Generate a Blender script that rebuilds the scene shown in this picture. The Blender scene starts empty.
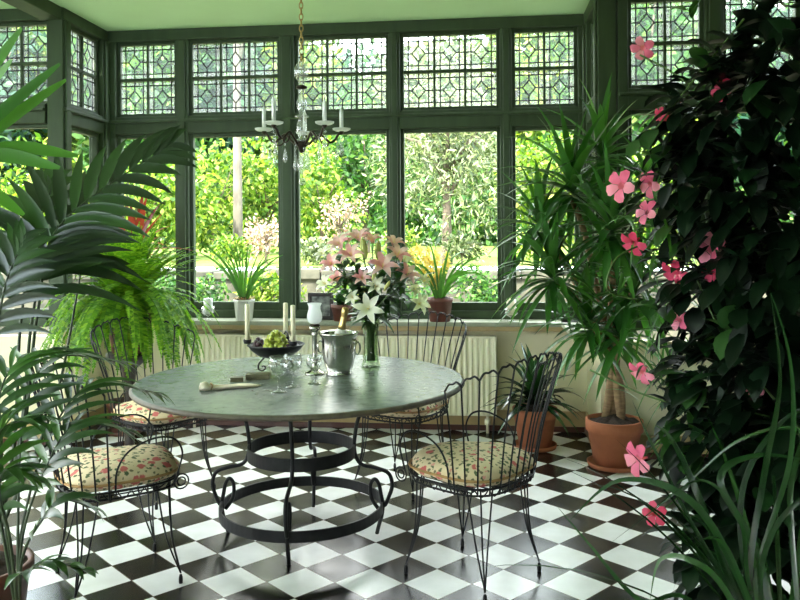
import bpy, math, random
import numpy as np
from mathutils import Vector as V, Matrix

R = random.Random(7)
NR = np.random.default_rng(7)
PI = math.pi
scn = bpy.context.scene
col = scn.collection

# ------------------------------------------------------------------ camera
YAW, ROLL, F, PX, PY, HC = 0.10701, 0.00668, 777.9, 400.0, 236.7, 1.4246
cd = bpy.data.cameras.new('camera')
cam = bpy.data.objects.new('camera', cd)
col.objects.link(cam)
cam.matrix_world = Matrix.Translation((0, 0, HC)) @ Matrix.Rotation(YAW, 4, 'Z') @ Matrix.Rotation(PI / 2, 4, 'X') @ Matrix.Rotation(-ROLL, 4, 'Z')
cd.sensor_width = 36
cd.lens = 36 * F / 800
cd.shift_y = -(300 - PY) / 800
cd.clip_start = 0.05
cd.clip_end = 300
scn.camera = cam

CY, SY = math.cos(YAW), math.sin(YAW)


def at(px, py, d):
    """world point seen at a photo pixel, d metres in front of the lens"""
    X = px - PX
    Y = py - PY
    cr, sr = math.cos(ROLL), math.sin(ROLL)
    xr = (X * cr - Y * sr) * d / F
    zz = -(X * sr + Y * cr) * d / F
    return V((xr * CY - d * SY, xr * SY + d * CY, HC + zz))


# ------------------------------------------------------------------ materials
MATS = {}


def nodes_of(name):
    m = bpy.data.materials.new(name)
    m.use_nodes = True
    nt = m.node_tree
    return m, nt, nt.nodes['Principled BSDF']


def ramp(nt, fac, stops):
    r = nt.nodes.new('ShaderNodeValToRGB')
    el = r.color_ramp.elements
    while len(el) < len(stops):
        el.new(0.5)
    for e, (p, c) in zip(el, stops):
        e.position = p
        e.color = (*c, 1)
    nt.links.new(fac, r.inputs[0])
    return r.outputs[0]


def noise(nt, scale, detail=4, coord='Object', stretch=None):
    tc = nt.nodes.new('ShaderNodeTexCoord')
    n = nt.nodes.new('ShaderNodeTexNoise')
    n.inputs['Scale'].default_value = scale
    n.inputs['Detail'].default_value = detail
    out = tc.outputs[coord]
    if stretch:
        mp = nt.nodes.new('ShaderNodeMapping')
        mp.inputs['Scale'].default_value = stretch
        nt.links.new(out, mp.inputs[0])
        out = mp.outputs[0]
    nt.links.new(out, n.inputs['Vector'])
    return n.outputs['Fac']


def mat(name, c, rough=.5, metal=0, c2=None, scale=8, spec=.5, bump=0, stretch=None, coat=0):
    m, nt, b = nodes_of(name)
    b.inputs['Roughness'].default_value = rough
    b.inputs['Metallic'].default_value = metal
    b.inputs['Specular IOR Level'].default_value = spec
    b.inputs['Coat Weight'].default_value = coat
    c2 = c2 or tuple(x * .8 for x in c)
    f = noise(nt, scale, 5, stretch=stretch)
    nt.links.new(ramp(nt, f, [(.32, c2), (.68, c)]), b.inputs['Base Color'])
    if bump:
        bp = nt.nodes.new('ShaderNodeBump')
        bp.inputs['Strength'].default_value = bump
        bp.inputs['Distance'].default_value = .01
        nt.links.new(f, bp.inputs['Height'])
        nt.links.new(bp.outputs[0], b.inputs['Normal'])
    MATS[name] = m
    return m


def leafmat(name, stops, rough=.4, trans=.3, spec=.5, tint=1.3, island=True):
    m, nt, b = nodes_of(name)
    b.inputs['Roughness'].default_value = rough
    b.inputs['Specular IOR Level'].default_value = spec
    g = nt.nodes.new('ShaderNodeNewGeometry')
    fac = g.outputs['Random Per Island'] if island else noise(nt, 6)
    c = ramp(nt, fac, stops)
    nt.links.new(c, b.inputs['Base Color'])
    t = nt.nodes.new('ShaderNodeBsdfTranslucent')
    mx = nt.nodes.new('ShaderNodeMix')
    mx.data_type = 'RGBA'
    mx.blend_type = 'MULTIPLY'
    mx.inputs[0].default_value = 1
    nt.links.new(c, mx.inputs[6])
    mx.inputs[7].default_value = (tint * 1.1, tint * 1.2, tint * .5, 1)
    nt.links.new(mx.outputs[2], t.inputs[0])
    ms = nt.nodes.new('ShaderNodeMixShader')
    ms.inputs[0].default_value = trans
    out = nt.nodes['Material Output']
    nt.links.new(b.outputs[0], ms.inputs[1])
    nt.links.new(t.outputs[0], ms.inputs[2])
    nt.links.new(ms.outputs[0], out.inputs[0])
    MATS[name] = m
    return m


def glassmat(name, tint=(1, 1, 1), gloss=.08, rough=.02, milk=0, milkc=(1, 1, 1), bump=0, edge=4):
    """clear thin glass: lets light straight through and mirrors by fresnel"""
    m, nt, b = nodes_of(name)
    nt.nodes.remove(b)
    tr = nt.nodes.new('ShaderNodeBsdfTransparent')
    tr.inputs[0].default_value = (*tint, 1)
    gl = nt.nodes.new('ShaderNodeBsdfGlossy')
    gl.inputs['Roughness'].default_value = rough
    lw = nt.nodes.new('ShaderNodeLayerWeight')
    lw.inputs[0].default_value = .5
    fr = nt.nodes.new('ShaderNodeMath')
    fr.operation = 'POWER'
    fr.inputs[1].default_value = edge
    nt.links.new(lw.outputs['Facing'], fr.inputs[0])
    if bump:
        f = noise(nt, 30, 2)
        bp = nt.nodes.new('ShaderNodeBump')
        bp.inputs['Strength'].default_value = bump
        nt.links.new(f, bp.inputs['Height'])
        nt.links.new(bp.outputs[0], gl.inputs['Normal'])
    ad = nt.nodes.new('ShaderNodeMath')
    ad.operation = 'ADD'
    ad.use_clamp = True
    ad.inputs[1].default_value = gloss
    nt.links.new(fr.outputs[0], ad.inputs[0])
    ms = nt.nodes.new('ShaderNodeMixShader')
    nt.links.new(ad.outputs[0], ms.inputs[0])
    nt.links.new(tr.outputs[0], ms.inputs[1])
    nt.links.new(gl.outputs[0], ms.inputs[2])
    o = ms.outputs[0]
    if milk:
        tl = nt.nodes.new('ShaderNodeBsdfTranslucent')
        tl.inputs[0].default_value = (*milkc, 1)
        df = nt.nodes.new('ShaderNodeBsdfDiffuse')
        df.inputs[0].default_value = (*milkc, 1)
        m1 = nt.nodes.new('ShaderNodeMixShader')
        m1.inputs[0].default_value = .35
        nt.links.new(tl.outputs[0], m1.inputs[1])
        nt.links.new(df.outputs[0], m1.inputs[2])
        m2 = nt.nodes.new('ShaderNodeMixShader')
        m2.inputs[0].default_value = milk
        nt.links.new(o, m2.inputs[1])
        nt.links.new(m1.outputs[0], m2.inputs[2])
        o = m2.outputs[0]
    nt.links.new(o, nt.nodes['Material Output'].inputs[0])
    MATS[name] = m
    return m


mat('timber', (.044, .072, .03), .55, c2=(.03, .051, .021), spec=.35, scale=14, stretch=(1, 1, .15))
mat('timber_sill', (.34, .36, .26), .35, c2=(.27, .29, .2), scale=10)
mat('ceiling_paint', (.6, .86, .48), .8, c2=(.57, .82, .45), scale=3)
mat('wall_paint', (.78, .73, .49), .7, c2=(.73, .68, .45), scale=4)
mat('skirt_paint', (.48, .36, .17), .5, c2=(.4, .29, .13), scale=6)
mat('plinth_tile', (.09, .03, .02), .3, c2=(.06, .02, .015), scale=6)
mat('radiator_paint', (.9, .86, .67), .35, c2=(.88, .83, .63), scale=3)
mat('iron', (.012, .012, .013), .45, .2, c2=(.006, .006, .007), scale=30, spec=.35)
mat('lead', (.02, .022, .022), .6, .2, scale=20)
mat('slate', (.19, .225, .2), .26, c2=(.12, .145, .13), scale=26, spec=.6, bump=.08)
mat('slate_edge', (.12, .095, .06), .5, c2=(.07, .055, .038), scale=30)
mat('terracotta', (.5, .17, .075), .75, c2=(.4, .125, .055), scale=9, bump=.2)
mat('dark_clay', (.16, .05, .03), .5, c2=(.1, .03, .02), scale=8)
mat('soil', (.05, .03, .018), .95, c2=(.02, .012, .008), scale=60, bump=.8)
mat('white_china', (.8, .8, .74), .2, c2=(.76, .76, .7), scale=4)
mat('wax', (.86, .8, .58), .4, c2=(.84, .77, .53), scale=5)
mat('white_wax', (.85, .86, .84), .35, c2=(.82, .83, .82), scale=5)
mat('wick', (.02, .02, .02), .9)
mat('silver', (.62, .61, .55), .16, 1, c2=(.5, .48, .42), scale=5)
mat('bronze', (.06, .045, .03), .35, .8, c2=(.035, .028, .02), scale=20)
mat('brass', (.5, .34, .12), .3, 1, c2=(.4, .27, .1), scale=10)
mat('gold_foil', (.75, .55, .22), .35, 1, c2=(.6, .42, .16), scale=30, bump=.3)
mat('label_paper', (.85, .83, .75), .6)
mat('bottle_glass', (.012, .03, .012), .08, c2=(.01, .024, .01), spec=.7)
mat('napkin', (.88, .77, .62), .85, c2=(.84, .7, .54), scale=20, bump=.2)
mat('straw', (.45, .27, .1), .7, c2=(.33, .18, .07), scale=40)
mat('boxwood', (.17, .15, .08), .5, c2=(.1, .09, .05), scale=30)
mat('dark_wood', (.035, .02, .014), .35, c2=(.02, .012, .01), scale=10)
mat('photo_print', (.35, .35, .33), .3, c2=(.05, .05, .05), scale=25)
mat('bark', (.15, .13, .1), .9, c2=(.05, .042, .034), scale=5, bump=.4, stretch=(1, 1, .5))
mat('dark_bark', (.11, .085, .06), .9, c2=(.06, .045, .03), scale=8, bump=.4)
mat('cane', (.36, .23, .12), .8, c2=(.2, .12, .06), scale=18, bump=.5, stretch=(1, 1, 4))
mat('stone', (.085, .08, .055), .9, c2=(.02, .022, .014), scale=3.5, bump=.5)
mat('earth', (.12, .11, .06), .95, c2=(.08, .08, .04), scale=2)
mat('lawn', (.12, .17, .012), .9, c2=(.09, .14, .01), scale=2.5)
mat('shed_paint', (.09, .15, .11), .6, scale=4)
mat('dark_timber', (.02, .03, .022), .5, c2=(.014, .02, .016), scale=8)
mat('stem_green', (.08, .16, .03), .5, c2=(.06, .12, .02), scale=20)
mat('palm_stem', (.035, .055, .018), .45, c2=(.02, .035, .012), scale=15)
mat('grape_green', (.42, .46, .06), .25, c2=(.33, .4, .05), scale=15, coat=.3)
mat('grape_dark', (.06, .018, .03), .3, c2=(.03, .01, .018), scale=15, coat=.3)

leafmat('palm_leaf', [(0, (.006, .018, .006)), (.6, (.012, .036, .009)), (1, (.03, .09, .016))], .28, .16, .7)
leafmat('parlour_leaf', [(0, (.01, .035, .008)), (.6, (.026, .08, .014)), (1, (.06, .16, .026))], .3, .3, .7)
leafmat('strap_leaf', [(0, (.02, .085, .015)), (.6, (.045, .16, .025)), (1, (.08, .22, .04))], .33, .3, .6)
leafmat('bright_strap_leaf', [(0, (.04, .14, .02)), (1, (.09, .25, .03))], .33, .35, .6)
leafmat('dark_strap_leaf', [(0, (.008, .03, .008)), (.7, (.016, .058, .014)), (1, (.035, .11, .026))], .22, .15, .9)
leafmat('fern_leaf', [(0, (.05, .145, .01)), (.5, (.11, .26, .017)), (1, (.24, .4, .03))], .5, .45, .3)
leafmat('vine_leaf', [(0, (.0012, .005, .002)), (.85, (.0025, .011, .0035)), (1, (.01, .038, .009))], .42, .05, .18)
leafmat('clivia_leaf', [(0, (.03, .1, .015)), (1, (.07, .2, .03))], .35, .3, .6)
leafmat('lily_leaf', [(0, (.012, .05, .012)), (1, (.05, .14, .03))], .35, .3, .6)
leafmat('red_leaf', [(0, (.13, .015, .015)), (1, (.25, .04, .03))], .4, .4, .5)
leafmat('pink_petal', [(0, (.78, .12, .26)), (.5, (.85, .22, .36)), (1, (.9, .38, .48))], .5, .35, .3, 1.0)
leafmat('rose_petal', [(0, (.65, .04, .12)), (1, (.8, .1, .22))], .5, .35, .3, 1.0)
leafmat('lily_pink', [(0, (.84, .34, .4)), (.5, (.9, .55, .57)), (1, (.95, .78, .74))], .5, .3, .3, 1.0)
leafmat('lily_white', [(0, (.88, .86, .74)), (1, (.95, .94, .86))], .5, .3, .3, 1.0)
leafmat('lily_bud', [(0, (.45, .5, .15)), (1, (.65, .6, .25))], .5, .3, .3, 1.0)
leafmat('orchid_yellow', [(0, (.75, .5, .14)), (.6, (.85, .65, .25)), (1, (.9, .75, .4))], .5, .35, .3, 1.0)
leafmat('tree_yellow', [(0, (.015, .05, .005)), (.4, (.065, .14, .012)), (.8, (.17, .25, .025)), (1, (.4, .42, .12))], .5, .4, .3)
leafmat('tree_mid', [(0, (.008, .033, .008)), (.5, (.03, .1, .018)), (.9, (.08, .18, .03)), (1, (.26, .34, .1))], .45, .35, .4)
leafmat('tree_dark', [(0, (.006, .026, .017)), (.6, (.018, .065, .035)), (1, (.08, .17, .06))], .5, .25, .3)
leafmat('tree_silver', [(0, (.015, .035, .01)), (.5, (.08, .11, .045)), (1, (.34, .37, .22))], .45, .3, .4)
leafmat('blossom', [(0, (.28, .13, .12)), (.5, (.38, .27, .24)), (1, (.42, .36, .3))], .5, .3, .3, 1.0)

glassmat('window_glass', (.97, .99, .98), .0)
glassmat('leaded_glass', (.95, 1, .98), .0, milk=.1, milkc=(.8, .95, .92))
glassmat('border_glass', (.95, .97, .97), .0, milk=.2, milkc=(.95, .98, .98))
glassmat('clear_glass', (.95, .96, .95), .1, .02, edge=2.2)
glassmat('crystal', (.93, .95, .95), .16, .03, milk=.12, bump=.5)
glassmat('vase_glass', (.72, .8, .66), .06, .02)
glassmat('frosted_glass', (.9, .93, .93), .03, .2, milk=.7)
glassmat('drip_glass', (.95, .97, .97), .12, .05, milk=.55)


def floormat():
    m, nt, b = nodes_of('checker_floor')
    tc = nt.nodes.new('ShaderNodeTexCoord')
    mp = nt.nodes.new('ShaderNodeMapping')
    # lattice of 0.2 m tiles laid on the diagonal
    mp.vector_type = 'TEXTURE'
    mp.inputs['Location'].default_value = (-.26594, 4.17668, -.05)
    mp.inputs['Rotation'].default_value = (0, 0, .0695 + PI / 4)
    mp.inputs['Scale'].default_value = (.2, .2, .2)
    nt.links.new(tc.outputs['Object'], mp.inputs[0])
    ck = nt.nodes.new('ShaderNodeTexChecker')
    ck.inputs['Scale'].default_value = 1
    ck.inputs['Color1'].default_value = (.012, .011, .01, 1)
    ck.inputs['Color2'].default_value = (.86, .88, .87, 1)
    nt.links.new(mp.outputs[0], ck.inputs['Vector'])
    # dark grout lines from a brick texture on the same lattice
    br = nt.nodes.new('ShaderNodeTexBrick')
    br.offset = 0
    br.inputs['Scale'].default_value = 1
    br.inputs['Brick Width'].default_value = 1
    br.inputs['Row Height'].default_value = 1
    br.inputs['Mortar Size'].default_value = .011
    br.inputs['Mortar Smooth'].default_value = .1
    nt.links.new(mp.outputs[0], br.inputs['Vector'])
    n = noise(nt, 7, 5)
    var = ramp(nt, n, [(.3, (.86, .86, .84)), (.7, (1, 1, 1))])
    mu = nt.nodes.new('ShaderNodeMix')
    mu.data_type = 'RGBA'
    mu.blend_type = 'MULTIPLY'
    mu.inputs[0].default_value = 1
    nt.links.new(ck.outputs[0], mu.inputs[6])
    nt.links.new(var, mu.inputs[7])
    mx = nt.nodes.new('ShaderNodeMix')
    mx.data_type = 'RGBA'
    nt.links.new(br.outputs['Fac'], mx.inputs[0])
    nt.links.new(mu.outputs[2], mx.inputs[6])
    mx.inputs[7].default_value = (.1, .075, .05, 1)
    nt.links.new(mx.outputs[2], b.inputs['Base Color'])
    b.inputs['Specular IOR Level'].default_value = .34
    rg = ramp(nt, n, [(.3, (.17,) * 3), (.7, (.27,) * 3)])
    nt.links.new(rg, b.inputs['Roughness'])
    return m


def chintz():
    m, nt, b = nodes_of('chintz')
    b.inputs['Roughness'].default_value = .85
    tc = nt.nodes.new('ShaderNodeTexCoord')

    def vor(scale, off, dist, colr, prev, ed=.06, rnd=1):
        mp = nt.nodes.new('ShaderNodeMapping')
        mp.inputs['Location'].default_value = off
        nt.links.new(tc.outputs['Object'], mp.inputs[0])
        nz = nt.nodes.new('ShaderNodeTexNoise')
        nz.inputs['Scale'].default_value = scale * 3
        nt.links.new(mp.outputs[0], nz.inputs['Vector'])
        ad = nt.nodes.new('ShaderNodeVectorMath')
        ad.operation = 'MULTIPLY_ADD'
        ad.inputs[1].default_value = (.5 / scale,) * 3
        nt.links.new(nz.outputs['Color'], ad.inputs[0])
        nt.links.new(mp.outputs[0], ad.inputs[2])
        vo = nt.nodes.new('ShaderNodeTexVoronoi')
        vo.inputs['Scale'].default_value = scale
        vo.inputs['Randomness'].default_value = rnd
        nt.links.new(ad.outputs[0], vo.inputs['Vector'])
        r = ramp(nt, vo.outputs['Distance'], [(dist, (1, 1, 1)), (dist + ed, (0, 0, 0))])
        mx = nt.nodes.new('ShaderNodeMix')
        mx.data_type = 'RGBA'
        nt.links.new(r, mx.inputs[0])
        if isinstance(prev, tuple):
            mx.inputs[6].default_value = (*prev, 1)
        else:
            nt.links.new(prev, mx.inputs[6])
        mx.inputs[7].default_value = (*colr, 1)
        return mx.outputs[2]
    c = vor(42, (1, 2, 0), .27, (.2, .17, .1), (.76, .62, .4))
    c = vor(30, (5, 2, 3), .25, (.1, .13, .06), c)
    c = vor(15, (3, 7, 1), .24, (.62, .14, .13), c)
    c = vor(21, (9, 4, 1), .13, (.75, .36, .3), c)
    nt.links.new(c, b.inputs['Base Color'])
    return m


MATS['checker_floor'] = floormat()
MATS['chintz'] = chintz()


# ------------------------------------------------------------------ mesh builder
class MB:
    def __init__(s):
        s.v = []
        s.f = []
        s.mi = []
        s.cur = 0

    def add(s, vs, fs):
        o = len(s.v)
        s.v += [tuple(p) for p in vs]
        s.f += [tuple(i + o for i in f) for f in fs]
        s.mi += [s.cur] * len(fs)

    def box(s, a, b):
        x0, y0, z0 = a
        x1, y1, z1 = b
        s.add([(x0, y0, z0), (x1, y0, z0), (x1, y1, z0), (x0, y1, z0), (x0, y0, z1), (x1, y0, z1), (x1, y1, z1), (x0, y1, z1)],
              [(0, 3, 2, 1), (4, 5, 6, 7), (0, 1, 5, 4), (1, 2, 6, 5), (2, 3, 7, 6), (3, 0, 4, 7)])

    def tube(s, pts, r, n=6, closed=False, cap=True):
        pts = [V(p) for p in pts]
        m = len(pts)
        rs = r if isinstance(r, (list, tuple)) else [r] * m
        vs, fs = [], []
        up = None
        for i, p in enumerate(pts):
            if closed:
                d = pts[(i + 1) % m] - pts[i - 1]
            else:
                d = pts[min(i + 1, m - 1)] - pts[max(i - 1, 0)]
            if d.length < 1e-9:
                d = V((0, 0, 1))
            d.normalize()
            if up is None:
                up = V((0, 0, 1)) if abs(d.z) < .9 else V((1, 0, 0))
            up = up - d * up.dot(d)
            if up.length < 1e-6:
                up = d.orthogonal()
            up.normalize()
            sd = d.cross(up)
            for k in range(n):
                a = 2 * PI * k / n
                vs.append(p + (up * math.cos(a) + sd * math.sin(a)) * rs[i])
        for i in range(m if closed else m - 1):
            j = (i + 1) % m
            for k in range(n):
                l = (k + 1) % n
                fs.append((i * n + k, i * n + l, j * n + l, j * n + k))
        if cap and not closed:
            fs.append(tuple(range(n))[::-1])
            fs.append(tuple((m - 1) * n + k for k in range(n)))
        s.add(vs, fs)

    def lathe(s, prof, c=(0, 0, 0), n=24, axis=None):
        """prof: list of (radius, z)"""
        vs, fs = [], []
        M = Matrix.Identity(3)
        if axis is not None:
            M = V((0, 0, 1)).rotation_difference(V(axis)).to_matrix()
        c = V(c)
        for r, z in prof:
            for k in range(n):
                a = 2 * PI * k / n
                vs.append(c + M @ V((r * math.cos(a), r * math.sin(a), z)))
        for i in range(len(prof) - 1):
            for k in range(n):
                l = (k + 1) % n
                fs.append((i * n + k, i * n + l, (i + 1) * n + l, (i + 1) * n + k))
        if prof[0][0] > 1e-6:
            fs.append(tuple(range(n))[::-1])
        if prof[-1][0] > 1e-6:
            fs.append(tuple((len(prof) - 1) * n + k for k in range(n)))
        s.add(vs, fs)

    def ball(s, c, r, n=8, sz=1.0):
        prof = [(max(1e-7, r * math.sin(PI * i / n)), -r * sz * math.cos(PI * i / n)) for i in range(n + 1)]
        s.lathe(prof, c, max(6, n + 2))

    def strip(s, pts, ws, up=(0, 0, 1), fold=.25):
        """a leaf blade: a folded ribbon along pts, half widths ws"""
        pts = [V(p) for p in pts]
        m = len(pts)
        vs, fs = [], []
        up = V(up)
        for i, p in enumerate(pts):
            d = pts[min(i + 1, m - 1)] - pts[max(i - 1, 0)]
            if d.length < 1e-9:
                d = V((0, 0, 1))
            d.normalize()
            sd = d.cross(up)
            if sd.length < 1e-3:
                sd = d.orthogonal()
            sd.normalize()
            nn = sd.cross(d)
            up = nn
            w = ws[i]
            vs += [p + sd * w + nn * w * fold, p, p - sd * w + nn * w * fold]
        for i in range(m - 1):
            a = i * 3
            fs += [(a, a + 1, a + 4, a + 3), (a + 1, a + 2, a + 5, a + 4)]
        s.add(vs, fs)

    def blade(s, p, d, L, w, droop=.6, n=6, up=(0, 0, 1), fold=.25, peak=.35, tip=1.0):
        pts = droopline(p, d, L, droop, n)
        ws = []
        for i in range(n + 1):
            t = i / n
            if t < peak:
                q = .35 + .65 * math.sin(PI / 2 * t / peak)
            else:
                q = max(0.02, math.cos(PI / 2 * (t - peak) / (1 - peak)) ** tip)
            ws.append(w * .5 * q)
        s.strip(pts, ws, up, fold)
        return pts

    def build(s, name, m, parent=None, smooth=True, bevel=0, loc=None):
        me = bpy.data.meshes.new(name)
        me.from_pydata(s.v, [], s.f)
        ms = m if isinstance(m, (list, tuple)) else [m]
        for x in ms:
            me.materials.append(MATS[x])
        if len(ms) > 1:
            me.polygons.foreach_set('material_index', s.mi)
        if smooth:
            me.polygons.foreach_set('use_smooth', [True] * len(me.polygons))
        me.update()
        o = bpy.data.objects.new(name, me)
        col.objects.link(o)
        if bevel:
            b = o.modifiers.new('bevel', 'BEVEL')
            b.width = bevel
            b.segments = 2
            b.limit_method = 'ANGLE'
        if parent is not None:
            o.parent = parent
        if loc is not None:
            o.location = loc
        return o


def droopline(p, d, L, droop, n):
    p = V(p)
    d = V(d).normalized()
    pts = [p.copy()]
    for i in range(n):
        p = p + d * (L / n)
        pts.append(p.copy())
        d = (d + V((0, 0, -1)) * droop / n).normalized()
    return pts


def catmull(ps, n=8, closed=False):
    ps = [V(p) for p in ps]
    out = []
    m = len(ps)
    rng = range(m if closed else m - 1)
    for i in rng:
        if closed:
            a, b, c, d = ps[i - 1], ps[i], ps[(i + 1) % m], ps[(i + 2) % m]
        else:
            a, b, c, d = ps[max(i - 1, 0)], ps[i], ps[i + 1], ps[min(i + 2, m - 1)]
        for k in range(n):
            t = k / n
            out.append(.5 * ((2 * b) + (c - a) * t + (2 * a - 5 * b + 4 * c - d) * t * t + (3 * b - a - 3 * c + d) * t ** 3))
    if not closed:
        out.append(ps[-1].copy())
    return out


def tag(o, label=None, cat=None, group=None, kind=None):
    if label:
        o['label'] = label
    if cat:
        o['category'] = cat
    if group:
        o['group'] = group
    if kind:
        o['kind'] = kind
    return o


def empty(name, loc=(0, 0, 0), rz=0, label=None, cat=None, group=None):
    o = bpy.data.objects.new(name, None)
    col.objects.link(o)
    o.empty_display_size = .1
    o.location = loc
    o.rotation_euler = (0, 0, rz)
    return tag(o, label, cat, group)


def copy_tree(o, parent=None):
    c = o.copy()
    col.objects.link(c)
    if parent is not None:
        c.parent = parent
    for ch in list(o.children):
        copy_tree(ch, c)
    return c


def struct(mb, name, m, **k):
    return tag(mb.build(name, m, smooth=k.pop('smooth', False), **k), kind='structure')


def rnd(a, b):
    return R.uniform(a, b)


# ------------------------------------------------------------------ room shell
YB, YM = 5.75, 5.1            # bay back wall, main wall planes
XL, XR = -2.89, .74           # bay side planes
WL, WR, WRear, ZC = -4.3, 2.75, -1.6, 3.03

b = MB()
b.box((WL - .2, WRear - .2, -.1), (WR + .2, YM, 0))
b.box((XL - .15, YM, -.1), (XR + .15, YB + .12, 0))
struct(b, 'floor', 'checker_floor')
b = MB()
b.box((WL - .2, WRear - .2, ZC), (WR + .2, YM + .12, ZC + .15))
b.box((XL - .15, YM + .12, ZC), (XR + .15, YB + .14, ZC + .15))
struct(b, 'ceiling', 'ceiling_paint')

count = {'window': 0, 'trim': 0, 'wall': 0}


def nm(k):
    count[k] += 1
    return '%s_%d' % (k, count[k])


def place(o, org, rot):
    o.location = (org[0], org[1], 0)
    o.rotation_euler = (0, 0, rot)
    return o


def leaded(u0, u1, nc, org, rot, z0=2.39, z1=2.92):
    """a top light of leaded panes in a timber sash"""
    n = nm('window')
    b = MB()
    s = .026
    for a, c in (((u0 - s, .03, z0 - s), (u0, .075, z1 + s)), ((u1, .03, z0 - s), (u1 + s, .075, z1 + s)),
                 ((u0, .03, z1), (u1, .075, z1 + s)), ((u0, .03, z0 - s), (u1, .075, z0))):
        b.box(a, c)
    w = (u1 - u0) / nc
    zm = (z0 + z1) / 2
    for i in range(1, nc):
        b.box((u0 + i * w - .009, .035, z0), (u0 + i * w + .009, .07, z1))
    b.box((u0, .036, zm - .012), (u1, .069, zm + .012))
    o = struct(b, n, 'timber', bevel=.004)
    place(o, org, rot)
    g, bd, ld = MB(), MB(), MB()
    y = .052

    def q(mb, a0, c0, a1, c1, yy=y):
        mb.add([(a0, yy, c0), (a1, yy, c0), (a1, yy, c1), (a0, yy, c1)], [(0, 1, 2, 3)])

    def came(a, c, wd=.005):
        a, c = V((a[0], y, a[1])), V((c[0], y, c[1]))
        ld.tube([a, c], wd, 4)
    for i in range(nc):
        for j in range(2):
            a0 = u0 + i * w + (.009 if i else 0)
            a1 = u0 + (i + 1) * w - (.009 if i < nc - 1 else 0)
            c0 = z0 if j == 0 else zm + .012
            c1 = zm - .012 if j == 0 else z1
            e = .032 * (a1 - a0) / .2
            q(g, a0 + e, c0 + e, a1 - e, c1 - e)
            q(bd, a0, c0, a1, c0 + e)
            q(bd, a0, c1 - e, a1, c1)
            q(bd, a0, c0 + e, a0 + e, c1 - e)
            q(bd, a1 - e, c0 + e, a1, c1 - e)
            mx, mz = (a0 + a1) / 2, (c0 + c1) / 2
            dx, dz = (a1 - a0) * .23, (c1 - c0) * .23
            for aa in (a0 + e, a1 - e):
                came((aa, c0), (aa, c1))
            for cc in (c0 + e, c1 - e):
                came((a0, cc), (a1, cc))
            D = [(mx - dx, mz), (mx, mz + dz), (mx + dx, mz), (mx, mz - dz)]
            for k in range(4):
                came(D[k], D[(k + 1) % 4])
            came((a0, mz), D[0])
            came((mx, c1), D[1])
            came((a1, mz), D[2])
            came((mx, c0), D[3])
    g.build('leaded_glass', 'leaded_glass', o, smooth=False)
    bd.build('border_glass', 'border_glass', o, smooth=False)
    ld.build('lead_cames', 'lead', o, smooth=False)


def picture_light(u0, u1, org, rot, z0=.935, z1=2.2):
    n = nm('window')
    b = MB()
    s = .028
    for a, c in (((u0 - s, .03, z0 - .06), (u0, .08, z1 + s)), ((u1, .03, z0 - .06), (u1 + s, .08, z1 + s)),
                 ((u0, .03, z1), (u1, .08, z1 + s)), ((u0, .03, z0 - .06), (u1, .08, z0))):
        b.box(a, c)
    o = struct(b, n, 'timber', bevel=.005)
    place(o, org, rot)
    g = MB()
    g.add([(u0, .055, z0), (u1, .055, z0), (u1, .055, z1), (u0, .055, z1)], [(0, 1, 2, 3)])
    g.build('glass_pane', 'window_glass', o, smooth=False)


def glazed_wall(name, org, rot, length, panels, sill=True, ends=(0, 0), wallmat='wall_paint'):
    b = MB()
    b.box((-ends[0], 0, 0), (length + ends[1], .12, .745))
    place(struct(b, 'wall_' + name, wallmat), org, rot)
    b = MB()
    b.box((0, -.018, .04), (length, 0, .15))
    b.box((0, -.024, .0), (length, 0, .04))
    b.mi = [0] * 6 + [1] * 6
    place(struct(b, 'baseboard_' + name, ['skirt_paint', 'plinth_tile'], bevel=.004), org, rot)
    if sill:
        b = MB()
        b.box((0, -.2, .782), (length, .12, .815))
        b.box((0, -.165, .745), (length, .02, .782))
        b.mi = [0] * 6 + [1] * 6
        place(struct(b, nm('trim'), ['timber_sill', 'skirt_paint'], bevel=.006), org, rot)
    # bottom rail, transom and head beam
    for z0, z1, y0 in ((.815, .875, .0), (2.228, 2.364, .0), (2.946, ZC, -.01)):
        b = MB()
        b.box((-ends[0] + .005, y0, z0), (length + ends[1] - .005, .108, z1))
        if z0 > 2 and z0 < 2.5:
            b.box((.005, y0 - .024, z0 + .085), (length - .005, 0, z0 + .108))
        place(struct(b, nm('trim'), 'timber', bevel=.006), org, rot)
    # posts fill every gap between the panels
    edges = [-ends[0]] + [e for p in panels for e in (p[0] - .026, p[1] + .026)] + [length + ends[1]]
    for i in range(0, len(edges), 2):
        a, c = edges[i], edges[i + 1]
        if c - a < .01:
            continue
        b = MB()
        b.box((a, -.004, .815), (c, .112, ZC))
        if c - a > .07:
            b.box((a + .02, -.022, .815), (c - .02, -.004, 2.94))
        place(struct(b, nm('trim'), 'timber', bevel=.006), org, rot)
    for u0, u1, nc in panels:
        leaded(u0, u1, nc, org, rot)
        picture_light(u0, u1, org, rot)


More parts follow.
